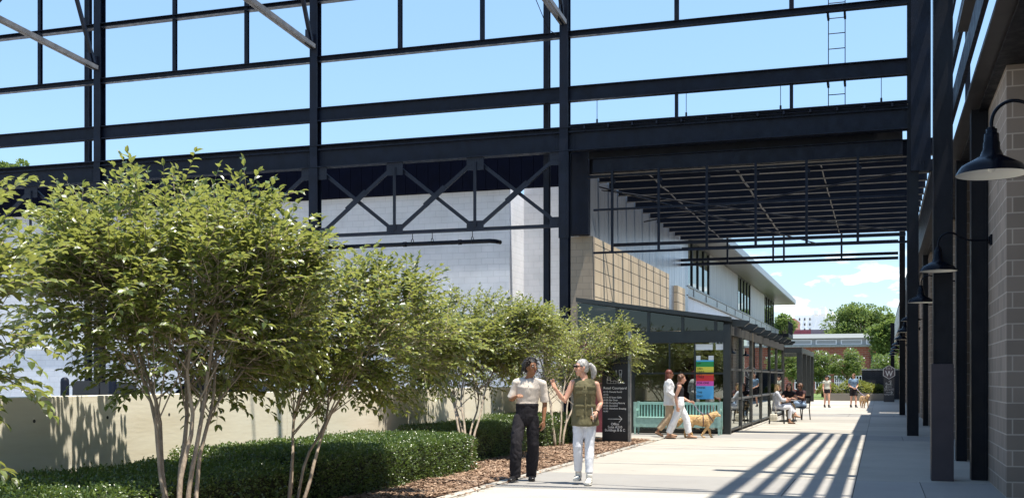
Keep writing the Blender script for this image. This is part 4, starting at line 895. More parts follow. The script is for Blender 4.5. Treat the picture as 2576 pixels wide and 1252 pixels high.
# ================================================================== PEOPLE
def remesh(mb, vox, smooth=3, wr=0, wscale=9, wz=1.0, seed=0):
    me = mb.mesh('tmp', fix=True); o = bpy.data.objects.new('tmp', me); C.objects.link(o)
    m = o.modifiers.new('r', 'REMESH'); m.mode = 'VOXEL'; m.voxel_size = vox; m.use_smooth_shade = True
    if smooth: s_ = o.modifiers.new('s', 'SMOOTH'); s_.iterations = smooth; s_.factor = .5
    dg = bpy.context.evaluated_depsgraph_get(); out_ = bpy.data.meshes.new_from_object(o.evaluated_get(dg))
    bpy.data.objects.remove(o); bpy.data.meshes.remove(me)
    if wr:
        ns_ = [v.normal.copy() for v in out_.vertices]
        for v, n_ in zip(out_.vertices, ns_):
            p = Vector((v.co.x*wscale, v.co.y*wscale, v.co.z*wscale*wz+seed)); q = noise.noise(p)
            v.co += n_*wr*(q*1.1+.6*(abs(noise.noise(p*1.9+Vector((5, 2, 1))))*2-.5))
        out_.update()
    return out_
V = lambda *a: Vector(a)
def lerp(a, b, t): return a+(b-a)*t
def skin_mat(n, c): 
    m = mat(n, c, .5, spec=.4, var=.08, vscale=12); m.node_tree.nodes['Principled BSDF'].inputs['Subsurface Weight'].default_value = .08
    m.node_tree.nodes['Principled BSDF'].inputs['Subsurface Radius'].default_value = (.02, .008, .005); return m
def hand(mb, w_, dr, nrm, side, curl=.5, s=1.0, point=None):
    """wrist, pointing direction, palm normal (palm faces nrm), side = thumb direction; five fingers"""
    dr = dr.normalized(); nrm = (nrm-dr*nrm.dot(dr)).normalized(); sd_ = dr.cross(nrm).normalized()
    if sd_.dot(side) < 0: sd_ = -sd_
    mb.loft([w_-dr*.03*s, w_+dr*.01*s, w_+dr*.05*s, w_+dr*.082*s], [(.024*s, .020*s), (.028*s, .018*s), (.040*s, .016*s), (.037*s, .013*s)], ref=sd_, n=12)
    for k in range(4):
        ln = (.072, .08, .074, .058)[k]*s; b = w_+dr*(.078-.003*abs(k-1))*s+sd_*(.030-.0195*k)*s; c_ = curl*(1+.12*k)
        if point is not None and k == 0: c_ = point
        d = dr.copy(); pts = [b]
        for j, f in enumerate((.42, .32, .26)):
            a = c_*(.5, .95, .7)[j]; d = (d*math.cos(a)+nrm*math.sin(a)).normalized(); pts.append(pts[-1]+d*ln*f)
            nn = nrm-d*nrm.dot(d); 
            if nn.length > .2: nrm_ = nn.normalized()
        mb.loft(pts, [.0088*s, .0085*s, .0078*s, .0062*s], ref=sd_, n=8)
    b = w_+dr*.022*s+sd_*.026*s; d1 = (dr*.65+sd_*.7+nrm*.25).normalized(); d2 = (dr*.85+sd_*.25+nrm*.35).normalized()
    mb.loft([b, b+d1*.034*s, b+d1*.034*s+d2*.03*s, b+d1*.034*s+d2*.05*s], [.0125*s, .0105*s, .0095*s, .007*s], ref=nrm, n=8)
def torso_sections(J, e=0.0, fw=None, fem=False):
    P, Nk = J['P'], J['N']; rt = (J['shR']-J['shL']); rt.z = 0; rt.normalize(); hw = J.get('hipw', .165); cw_ = J.get('chestw', .17); 
    up = Nk-P
    ts = [-.06, .10, .34, .55, .74, .88, .955, 1.0]
    if fem: ra = [hw+.005, hw-.002, hw*.80, cw_*.86, cw_*.95, cw_*.9, cw_*.55, .06]
    else:   ra = [hw-.005, hw-.01, hw*.90, cw_*.93, cw_*1.02, cw_*.98, cw_*.6, .065]
    rb = [.11, .115, .098, .108, .118, .092, .075, .058]
    k = J.get('depth', 1.0)
    return [P+up*t for t in ts], [(a+e, b*k+e*.9) for a, b in zip(ra, rb)], rt
def person(label, loc, rz, J, skin, hair, cloth, vox=.007, group=None, sc=1.0, fem=False, fine=True):
    t = thing('person', label, 'person', loc, rz, group)
    mb = MB(); pts, rad, rt = torso_sections(J, 0, fem=fem)
    mb.loft(pts, rad, ref=rt, n=20)
    Nk, H = J['N'], J['H']; f = J['face'].normalized(); u = Vector((0,0,1)); u = (u-f*u.dot(f)).normalized(); r = f.cross(u)
    hs = J.get('hs', 1.0)
    mb.loft([Nk-V(0,0,.05), Nk+V(0,0,.02), H-u*.07*hs-f*.012], [.062, .054, .052], ref=rt)
    fr_ = (r, f, u)
    mb.ell(H+u*.018*hs-f*.012*hs, (.075*hs, .093*hs, .094*hs), fr_, 20, 12)
    mb.loft([H+u*.0*hs+f*.02*hs, H-u*.055*hs+f*.03*hs, H-u*.094*hs+f*.045*hs], [(.066*hs, .062*hs), (.056*hs, .052*hs), (.03*hs, .03*hs)], ref=r)
    mb.loft([H+u*.022*hs+f*.082*hs, H-u*.012*hs+f*.100*hs, H-u*.024*hs+f*.098*hs], [.009*hs, .0125*hs, .015*hs], ref=r, n=10)
    for s_ in (-1, 1):
        mb.ell(H+r*.076*hs*s_-f*.005-u*.008, (.010*hs, .019*hs, .030*hs), fr_)
        mb.ell(H+r*.033*hs*s_+u*.034*hs+f*.073*hs, (.024*hs, .012*hs, .008*hs), fr_)
        mb.ell(H+r*.036*hs*s_-u*.022*hs+f*.062*hs, (.022*hs, .018*hs, .018*hs), fr_)
    mb.ell(H-u*.060*hs+f*.080*hs, (.025*hs, .011*hs, .013*hs), fr_)
    tk = J.get('thick', 1.0)
    for a in 'LR':
        sg = -1 if a == 'L' else 1; sh, e_, w_ = J['sh'+a], J['el'+a], J['wr'+a]
        mb.ell(sh, (.052*tk, .054*tk, .052*tk)); mb.loft([lerp(Nk, sh, .45)-V(0,0,.03), sh-V(0,0,.004)], [.054*tk, .050*tk])
        mb.loft([sh, lerp(sh, e_, .35), e_, lerp(e_, w_, .3), lerp(e_, w_, .75), w_], [.052*tk, .047*tk, .037*tk, .039*tk, .028*tk, .024*tk])
        hd = J.get('hd'+a); 
        if hd: hand(mb, w_, hd[0], hd[1], hd[2], hd[3], hd[4] if len(hd) > 4 else 1.0, hd[5] if len(hd) > 5 else None)
        else: hand(mb, w_, (w_-e_)+V(0,-.02,-.03), V(-sg, 0, 0), V(0,-1,0), .45)
        h_, k_, an, to = J['hip'+a], J['kn'+a], J['an'+a], J['to'+a]
        mb.loft([h_, lerp(h_, k_, .4), k_+V(0,0,.03), k_, lerp(k_, an, .3), lerp(k_, an, .7), an], [.085*tk, .075*tk, .054*tk, .052*tk, .054*tk, .040*tk, .034*tk])
        he = an-(to-an).normalized()*.03; he.z = an.z*.55+.0 if False else an.z-.045
        mb.loft([he, lerp(he, to, .45)+V(0,0,.004), to], [(.03, .028), (.036, .024), (.03, .014)], ref=(to-an).cross(V(0,0,1)))
    ob('body', remesh(mb, vox, 2), skin, t, local=1)
    # face
    ey = MB(); ir = MB(); bw = MB(); lp = MB()
    for s_ in (-1, 1):
        ey.ell(H+r*.031*hs*s_+u*.014*hs+f*.077*hs, (.0135*hs, .010*hs, .0085*hs), fr_); ir.ell(H+r*.031*hs*s_+u*.014*hs+f*.0835*hs, (.0062*hs, .005*hs, .0062*hs), fr_)
        bw.loft([H+r*.016*hs*s_+u*.036*hs+f*.089*hs, H+r*.034*hs*s_+u*.041*hs+f*.085*hs, H+r*.052*hs*s_+u*.034*hs+f*.073*hs], [.004*hs]*3, n=6)
    lp.ell(H-u*.061*hs+f*.0905*hs, (.021*hs, .004*hs, (.012 if J.get('open') else .006)*hs), fr_)
    if fine and not J.get('shades'): ob('eyes', ey, EYEW, t, True, local=1); ob('irises', ir, HAIRD, t, True, local=1)
    if fine: ob('eyebrows', bw, HAIRD if not J.get('shades') else hair, t, True, local=1)
    ob('mouth', lp, LIP, t, True, local=1)
    if J.get('shades'):
        g_ = MB()
        for s_ in (-1, 1):
            g_.ell(H+r*.034*hs*s_+u*.014*hs+f*.094*hs, (.029*hs, .006*hs, .020*hs), fr_); g_.bar(H+r*.062*hs*s_+u*.018*hs+f*.085*hs, H+r*.08*hs*s_+u*.012*hs-f*.01*hs, .006, .008)
        g_.bar(H-r*.01*hs+u*.018*hs+f*.098*hs, H+r*.01*hs+u*.018*hs+f*.098*hs, .005, .005)
        ob('sunglasses' if J['shades'] == 1 else 'glasses', g_, M['lampb'], t, local=1)
    # hair
    hb_ = MB(); st_ = J['hair']; rr_ = random.Random(len(label)*7)
    hb_.ell(H+u*.034*hs-f*.024*hs, (.084*hs, .096*hs, .093*hs), fr_, 20, 12)
    if st_ != 'bun': hb_.ell(H-u*.012*hs-f*.052*hs, (.074*hs, .060*hs, .075*hs), fr_)
    wv_ = (.006, 40)
    if st_ == 'dreads':
        for i in range(110):
            a = rr_.uniform(-2.5, 2.5); e0 = rr_.uniform(.1, 1.35); d = (-f*math.cos(a)+r*math.sin(a))*math.cos(e0)+u*math.sin(e0)
            p = H+u*.03*hs-f*.018*hs+Vector(d)*.085*hs; q = p+d*.028+V(0,0,.010); ln = rr_.uniform(.08, .17)
            if d.dot(f) > .3: ln *= .22
            hb_.loft([p, q, q+d*.012-u*ln*.5, q+d*rr_.uniform(0, .02)-u*ln], [.0095, .0095, .0085, .006], n=6)
    elif st_ == 'ponytail':
        b = H+u*.03*hs-f*.105*hs; tl = [b, b-f*.035+u*.01, b-f*.075-u*.03, b-f*.098-u*.09, b-f*.095-u*.15, b-f*.075-u*.20]
        hb_.loft(tl, [(.022, .022), (.038, .036), (.052, .044), (.056, .042), (.044, .032), (.016, .012)], ref=r); wv_ = (.005, 55)
    elif st_ == 'long':
        b = H-f*.06*hs; hb_.loft([b+u*.02, b-u*.06-f*.015, b-u*.14-f*.02, b-u*.24-f*.015, b-u*.33], [(.078, .05), (.085, .055), (.088, .05), (.085, .042), (.05, .025)], ref=r); wv_ = (.010, 22)
        for s_ in (-1, 1): hb_.loft([H+r*.07*s_+u*.04-f*.02, H+r*.085*s_-u*.04-f*.01, H+r*.09*s_-u*.13-f*.01], [.025, .028, .018])
    elif st_ == 'braids':
        for i in range(26):
            a = rr_.uniform(-1.3, 1.3); d = -f*math.cos(a)+r*math.sin(a); p = H+d*.08+u*rr_.uniform(-.02, .08); ln = rr_.uniform(.22, .34)
            hb_.loft([p, p+d*.018-u*.06, p+d*.012-u*ln*.6-f*.01, p-f*.02-u*ln], [.011, .012, .011, .008], n=6)
    elif st_ == 'curly':
        for i in range(46):
            d = rv3(rr_).normalized()
            if d.dot(f) > .35: continue
            p = H+u*.03-f*.02+Vector((d.x*.085, d.y*.09, d.z*.088)); hb_.ell(p, (.022, .022, .022), nu=8, nv=6)
    elif st_ in ('cap', 'short'): pass
    ob('hair', remesh(hb_, max(.0055, vox*.85), 1, wv_[0], wv_[1], .35), hair, t, local=1)
    if st_ == 'cap':
        c_ = MB(); c_.ell(H+u*.045*hs-f*.012*hs, (.088, .1, .082), fr_); c_.loft([H+u*.055+f*.05, H+u*.045+f*.15], [(.07, .008), (.05, .005)], ref=r); ob('cap', remesh(c_, vox, 1), cloth['cap'], t, local=1)
        p_ = MB(); p_.loft([H-f*.09+u*.03, H-f*.14-u*.02, H-f*.14-u*.10], [.02, .028, .012]); ob('ponytail', p_, hair, t, True, local=1)
    # clothes
    CAPK[0] = .18
    if 'top' in cloth:
        c = cloth['top']; e = c.get('e', .014); s_ = MB(); pts, rad, rt = torso_sections(J, e, fem=fem)
        t0 = c.get('t0', .0); full = list(zip([-.06, .10, .34, .55, .74, .88, .955, 1.0], pts, rad)); keep = [(p, q) for (tt, p, q) in full if tt >= t0-.001 and tt < .99]
        if c.get('tuck'): a0, a1 = full[1], full[2]; keep = [(lerp(a0[1], a1[1], .55), (lerp(a0[2][0], a1[2][0], .55), lerp(a0[2][1], a1[2][1], .55)))]+[q for q in keep if q[0].z >= a1[1].z-.001]
        if c.get('low'): b0 = keep[0]; q_ = .012 if t0 < .3 else 0; keep = [(b0[0]-V(0,0,c['low']), (b0[1][0]+q_, b0[1][1]+q_))]+keep
        if c.get('bag'): keep = [(p, (q[0]+c['bag'] if i < 3 else q[0], q[1]+c['bag'] if i < 3 else q[1])) for i, (p, q) in enumerate(keep)]
        s_.loft([k[0] for k in keep], [k[1] for k in keep], ref=rt, n=24)
        sl = c.get('sleeve', .5)
        for a in 'LR':
            sh, e_, w_ = J['sh'+a], J['el'+a], J['wr'+a]
            if c.get('tank'): s_.loft([lerp(Nk, sh, .62)-V(0,0,.16), lerp(Nk, sh, .60)+V(0,0,.005)], [.04, .034]); continue
            if sl <= 0: s_.loft([lerp(Nk, sh, .35)-V(0,0,.022), lerp(Nk, sh, .80)-V(0,0,.012)], [.040+e, .036+e]); continue
            s_.ell(sh-V(0,0,.002), (.054*tk+e*.8, .057*tk+e*.8, .054*tk+e*.7)); s_.loft([lerp(Nk, sh, .30)-V(0,0,.022), lerp(Nk, sh, .7)-V(0,0,.010), sh-V(0,0,.004)], [.050+e, .052+e, .052+e])
            if sl <= 1: s_.loft([sh, lerp(sh, e_, sl*.5), lerp(sh, e_, sl)], [.054*tk+e*.8, .050*tk+e*.9, .047*tk+e+c.get('flare', 0)])
            else: s_.loft([sh, lerp(sh, e_, .5), e_, lerp(e_, w_, (sl-1)*.5), lerp(e_, w_, sl-1)], [.054*tk+e, .052*tk+e, .046*tk+e, .043*tk+e, .034*tk+e])
        if c.get('collar'): s_.loft([Nk-V(0,0,.04), Nk-V(0,0,.004)], [(.085, .08), (.068, .066)], ref=rt)
        o_ = ob(c['n'], remesh(s_, vox, 3, c.get('w', .006), 8, .8, seed=3), c['m'], t, local=1)
        fwd = J.get('fwd', V(0,-1,0)); Pm = J['P']; 
        if c.get('placket'):
            q = MB(); up_ = Nk-Pm
            for k in range(3): q.ell(Pm+up_*(.72+.09*k)+fwd*(.12+e-.022*k+.014), (.006, .006, .006))
            ob('buttons', q, M['whitet'], o_, local=1)
        if c.get('pockets'):
            q = MB(); up_ = Nk-Pm
            for sx_ in (-1, 1):
                for tt, hh, ww in ((.70, .05, .055), (.16, .075, .06)):
                    cc = Pm+up_*tt+fwd*(.112+e)+rt*sx_*.085; q.loft([cc-V(0,0,hh), cc+V(0,0,hh)], [(ww, .009), (ww, .009)], ref=rt)
                    q.loft([cc+V(0,0,hh-.02)+fwd*.006, cc+V(0,0,hh+.012)+fwd*.006], [(ww+.005, .009), (ww+.005, .008)], ref=rt)
            for k in range(6): q.ell(Pm+up_*(.12+.15*k)+fwd*(.122+e), (.007, .007, .007))
            q.loft([Pm+up_*.05+fwd*(.118+e), Pm+up_*.82+fwd*(.11+e)], [(.014, .010), (.014, .010)], ref=rt)
            ob('pockets', remesh(q, vox*.8, 1), c['m2'], o_, local=1)
    if 'pants' in cloth:
        c = cloth['pants']; e = c.get('e', .012); s_ = MB(); pts, rad, rt = torso_sections(J, e*.7, fem=fem); ri_ = c.get('rise', .8); wr_ = (rad[1][0]+(rad[2][0]-rad[1][0])*min(1, ri_), rad[1][1]+(rad[2][1]-rad[1][1])*min(1, ri_))
        s_.loft([pts[0]-V(0,0,.01), pts[1], lerp(pts[1], pts[2], c.get('rise', .8))], [rad[0], rad[1], (wr_[0]+.006+c.get('wa', 0), wr_[1]+.004+c.get('wa', 0))], ref=rt, n=22)
        s_.ell(pts[0]-V(0,0,.0), (rad[0][0]*.95, rad[0][1]+.008, .150), (rt, V(0,0,1).cross(rt), V(0,0,1)), 20, 12)
        le = c.get('len', .93)
        for a in 'LR':
            h_, k_, an = J['hip'+a], J['kn'+a], J['an'+a]; wd = c.get('wide', 0)
            if le > 1 or le >= .6:
                q = (le-.5)/.5; end = lerp(k_, an, q)
                s_.loft([h_+V(0,0,.02), lerp(h_, k_, .4), k_+V(0,0,.02), lerp(k_, end, .35), lerp(k_, end, .75), end], [.083*tk+e, .080*tk+e+wd*.2, .060*tk+e+wd*.7, .058*tk+e+wd, .048*tk+e+wd*1.1, .044*tk+e+wd*1.1])
            else:
                end = lerp(h_, k_, le*2); s_.loft([h_+V(0,0,.02), lerp(h_, end, .5), end], [.094*tk+e, .092*tk+e, .090*tk+e+wd])
        o_ = ob(c['n'], remesh(s_, vox, 3, c.get('w', .006), 7, .9, seed=9), c['m'], t, local=1)
        if c.get('belt'):
            q = MB(); cc = lerp(pts[1], pts[2], c.get('rise', .8)); q.loft([cc-V(0,0,.014), cc+V(0,0,.016)], [(wr_[0]+.010+c.get('wa', 0), wr_[1]+.008+c.get('wa', 0))]*2, ref=rt, n=22); ob('waistband', q, c['m'], o_, True, local=1)
    CAPK[0] = 1.0
    if 'shoes' in cloth:
        c = cloth['shoes']; 
        for a in 'LR':
            an, to = J['an'+a], J['to'+a]; d = (to-an); dh = Vector((d.x, d.y, 0)).normalized(); he = an-dh*.035-V(0,0,an.z*0+.045); sd_ = d.cross(V(0,0,1)).normalized()
            dn = (to-he).normalized(); upn = sd_.cross(dn).normalized(); 
            if upn.z < 0: upn = -upn
            s_ = MB(); s_.loft([he, lerp(he, to, .3)+upn*.012, lerp(he, to, .65)+upn*.004, to+dn*.01], [(.038, .036), (.044, .040), (.049, .032), (.040, .022)], ref=sd_)
            if c.get('boot', 1): s_.loft([lerp(he, an, .4), an+V(0,0,.03 if c.get('boot', 1) == 1 else .12)], [.046, .047])
            o_ = ob('shoe', remesh(s_, min(vox, .007), 1), c['m'], t, local=1)
            q = MB(); q.loft([he-upn*.034, lerp(he, to, .5)-upn*.030, to+dn*.018-upn*.018], [(.042, .012), (.050, .011), (.042, .011)], ref=sd_); ob('sole', q, c['sole'], o_, True, local=1)
            if c.get('stripe'):
                q = MB()
                for k in (.42, .55):
                    for z_ in (-1, 1): q.loft([lerp(he, to, k)+sd_*.046*z_-upn*.012, lerp(he, to, k+.08)+sd_*.034*z_+upn*.030], [.006, .006], n=6)
                ob('stripes', q, HAIRD, o_, True, local=1)
    return t
def std(h=1.70, step=.14, lift=0, fem=True, swing=.12, armf=(0, 0), sw=None):
    k = h/1.75; sw = sw or (.165 if fem else .19); J = {}
    J['P'] = V(0, 0, .96*k); J['N'] = V(0, .01, 1.475*k); J['H'] = V(0, -.015, 1.635*k); J['face'] = V(0, -1, -.03)
    for a, s_ in (('L', -1), ('R', 1)):
        f = s_*step
        J['sh'+a] = V(s_*sw, .0, 1.415*k); J['el'+a] = V(s_*(sw+.045), .03+s_*swing*.5, 1.13*k); J['wr'+a] = V(s_*(sw+.055), -.03+s_*swing, .90*k)
        J['hip'+a] = V(s_*.085, 0, .91*k); J['kn'+a] = V(s_*.085, -f*.75-.03, .50*k); J['an'+a] = V(s_*.08, -f*1.35+.02, .09); J['to'+a] = V(s_*.09, -f*1.35-.15, .035)
    J['hipw'] = .165 if fem else .165; J['chestw'] = .155 if fem else .18; return J
EYEW = mat('eye white', (.7, .68, .65), .3); HAIRD = mat('dark hair', (.018, .013, .011), .55); LIP = mat('lips', (.20, .06, .05), .4)
SK1 = skin_mat('tan brown skin', (.30, .14, .07)); SK2 = skin_mat('fair skin', (.62, .34, .24)); SK3 = skin_mat('brown skin', (.30, .14, .085))
HG = mat('silver grey hair', (.30, .29, .28), .4, col2=(.52, .50, .46), vscale=60, stretch=(1, 1, .3)); HB = mat('brown hair', (.10, .045, .025), .5, col2=(.17, .08, .04), vscale=50)
HR = mat('auburn hair', (.14, .035, .02), .5); HBL = mat('blond hair', (.42, .26, .11), .5, col2=(.6, .42, .22), vscale=40); HDK = mat('deep brown hair', (.035, .018, .012), .5)
cl = lambda n, c, **k: mat(n, c, .85, spec=.2, var=.06, vscale=5, bump=.25, bscale=220, **k)
CREAM = cl('cream knit', (.68, .60, .52)); BLK = cl('black cotton', (.022, .020, .024)); OLIVE = cl('olive cotton', (.15, .135, .075)); OLIVE2 = cl('olive flap', (.135, .12, .065)); WHT = cl('white denim', (.74, .75, .80))
WSH = cl('white shirt', (.78, .78, .80)); KHA = cl('khaki', (.50, .38, .26)); GRY = cl('pale grey knit', (.48, .50, .56)); BLU = cl('blue tee', (.17, .26, .38)); SAGE = cl('pale sage tee', (.50, .50, .43)); JEAN = cl('light denim', (.26, .36, .52)); BEI = cl('beige trousers', (.48, .38, .25))
LEA = mat('black leather', (.012, .011, .012), .3); SOLED = mat('dark sole', (.02, .018, .016), .7); SHW = mat('white leather', (.68, .66, .60), .45); TANS = mat('tan suede', (.42, .25, .16), .8)

# --- man, near
d = 16.45; x, y = loc2(1322, d); J = {}
J['P'] = V(.015, .02, .985); J['N'] = V(.055, .03, 1.51); J['H'] = V(.085, -.01, 1.675); J['face'] = V(.62, -.80, -.02); J['open'] = 1; J['hair'] = 'dreads'
J['shL'] = V(-.135, .03, 1.445); J['shR'] = V(.255, .02, 1.43); J['elL'] = V(-.215, .03, 1.19); J['wrL'] = V(-.145, -.20, 1.245); J['elR'] = V(.285, .05, 1.135); J['wrR'] = V(.265, -.02, .885)
J['hdL'] = (V(.45, -.75, .25), V(.1, .35, -.9), V(1, .2, .4), .75, 1.05); J['hdR'] = (V(-.02, -.12, -1), V(-.7, .5, 0), V(-.4, -1, 0), .55, 1.08)
J['hipL'] = V(-.085, .02, .93); J['hipR'] = V(.105, .02, .93); J['knL'] = V(-.135, -.14, .53); J['knR'] = V(.115, .0, .53)
J['anL'] = V(-.155, -.12, .115); J['toL'] = V(-.225, -.27, .045); J['anR'] = V(.085, .10, .105); J['toR'] = V(.10, -.06, .040)
J['hipw'] = .162; J['chestw'] = .172; J['thick'] = .96; J['hs'] = 1.02
person('man in a cream knit polo and black trousers walking with one hand raised', (x, y, 0), TH, J, SK1, HAIRD,
       {'top': dict(n='polo_shirt', m=CREAM, e=.012, t0=.10, tuck=1, sleeve=.88, flare=.010, collar=1, placket=1, w=.005), 'pants': dict(n='trousers', m=BLK, e=.012, len=1.05, wide=.024, w=.011, rise=.66, wa=.003, belt=1), 'shoes': dict(m=LEA, sole=SOLED, boot=2)}, vox=.0065)
# --- woman, near
d = 16.0; x, y = loc2(1462, d); J = {}
J['P'] = V(.055, .02, .965); J['N'] = V(.045, .02, 1.50); J['H'] = V(.0, .0, 1.665); J['face'] = V(-.93, -.38, .0); J['open'] = 1; J['hair'] = 'ponytail'; J['shades'] = 1
J['shL'] = V(-.115, .02, 1.445); J['shR'] = V(.215, .02, 1.42); J['elL'] = V(-.245, -.02, 1.175); J['wrL'] = V(-.375, -.10, 1.37); J['elR'] = V(.285, .04, 1.16); J['wrR'] = V(.205, -.14, 1.02)
J['hdL'] = (V(-.38, -.1, .9), V(.5, -.6, .3), V(-.7, -.5, 0), .35, .98, .05); J['hdR'] = (V(-.25, -.75, -.55), V(-.75, .1, -.2), V(0, -.3, 1), .95, 1.0)
J['hipL'] = V(-.03, .02, .91); J['hipR'] = V(.14, .02, .91); J['knL'] = V(-.05, -.03, .52); J['knR'] = V(.115, -.04, .52)
J['anL'] = V(-.035, .07, .13); J['toL'] = V(-.08, -.06, .075); J['anR'] = V(.105, -.12, .105); J['toR'] = V(.075, -.28, .04)
J['hipw'] = .172; J['chestw'] = .165; J['thick'] = .97; J['depth'] = 1.05
wp = person('woman with a silver ponytail in an olive sleeveless vest and white jeans gesturing', (x, y, 0), TH, J, SK2, HG,
       {'top': dict(n='vest', m=OLIVE, e=.020, t0=.10, sleeve=0, collar=1, pockets=1, m2=OLIVE2, w=.009, low=.17), 'pants': dict(n='jeans', m=WHT, e=.006, len=.92, wide=.006, w=.006, rise=.5), 'shoes': dict(m=SHW, sole=SHW, boot=1, stripe=1)}, vox=.0065, fem=True)
wt = MB(); a_, b_ = J['elR'], J['wrR']; q0 = lerp(a_, b_, .86); q1 = lerp(a_, b_, .93); wt.tube([q0, q1], .031, 16); ob('wristwatch', wt, M['lampb'], wp, True, local=1)
# iced drink in her hand
def lw_(v, base, rz): return Vector((base[0]+v.x*math.cos(rz)-v.y*math.sin(rz), base[1]+v.x*math.sin(rz)+v.y*math.cos(rz), v.z))
cp = lw_(V(.155, -.235, .90), (x, y), TH); cup = thing('drink_cup', 'clear plastic cup of iced coffee with a straw in her hand', 'cup', tuple(cp))
c = MB(); c.lathe([(.030, 0), (.040, .11), (.041, .112), (.039, .112)], (0, 0, 0), 20); ob('cup', c, glass_mat('clear plastic', (.85, .86, .85), .4), cup, True, local=1, fix=False)
c = MB(); c.lathe([(0, .004), (.028, .004), (.034, .055), (0, .055)], (0, 0, 0), 20); ob('coffee', c, mat('iced coffee', (.35, .18, .08), .3), cup, True, local=1, fix=False)
c = MB(); c.tube([(0, 0, .05), (-.02, 0, .20)], .004, 6); ob('straw', c, M['whitet'], cup, local=1)
# --- two women walking with a dog
d = 28.9; x, y = loc2(1683, d); J = std(1.74, .13, fem=True); J['hair'] = 'braids'; J['shades'] = 2; J['face'] = V(0, -1, -.05); J['hs'] = .98
J['elL'] = V(-.21, .05, 1.16); J['wrL'] = V(-.17, -.17, 1.02); J['elR'] = V(.2, .04, 1.15); J['wrR'] = V(.12, -.2, 1.0); J['knL'] = V(-.085, .03, .5); J['anL'] = V(-.085, .30, .17); J['toL'] = V(-.085, .18, .05); J['knR'] = V(.085, -.06, .5); J['anR'] = V(.085, -.02, .09); J['toR'] = V(.085, -.19, .035)
person('woman with long auburn braids and glasses in a white shirt and khaki trousers', (x, y, 0), TH+R(88), J, SK3, HR, {'top': dict(n='shirt', m=WSH, e=.026, t0=-.06, low=.09, sleeve=1.9, collar=1, w=.012), 'pants': dict(n='trousers', m=KHA, e=.014, len=.93, wide=.02), 'shoes': dict(m=TANS, sole=SOLED, boot=0)}, vox=.009, fem=True)
d = 28.2; x, y = loc2(1709, d); J = std(1.62, .20, fem=True); J['hair'] = 'curly'; J['face'] = V(0, -1, -.18); J['H'] += V(0, -.05, -.01)
J['elL'] = V(-.2, .10, 1.05); J['wrL'] = V(-.19, .06, .80); J['elR'] = V(.2, -.04, 1.05); J['wrR'] = V(.16, -.27, .93); J['hdR'] = (V(0, -1, -.1), V(-.5, 0, -.6), V(0, 0, 1), 1.0)
person('woman with short curly hair in a black tank top and white trousers holding a leash', (x, y, 0), TH+R(84), J, SK2, HB, {'top': dict(n='tank_top', m=BLK, e=.008, t0=.10, sleeve=0, tank=1, w=.003), 'pants': dict(n='trousers', m=WSH, e=.016, len=.92, wide=.02, rise=1.0, w=.007), 'shoes': dict(m=TANS, sole=SOLED, boot=0)}, vox=.009, fem=True)
hnd = lw_(J['wrR']+V(0, -.07, -.01), (x, y), TH+R(84))
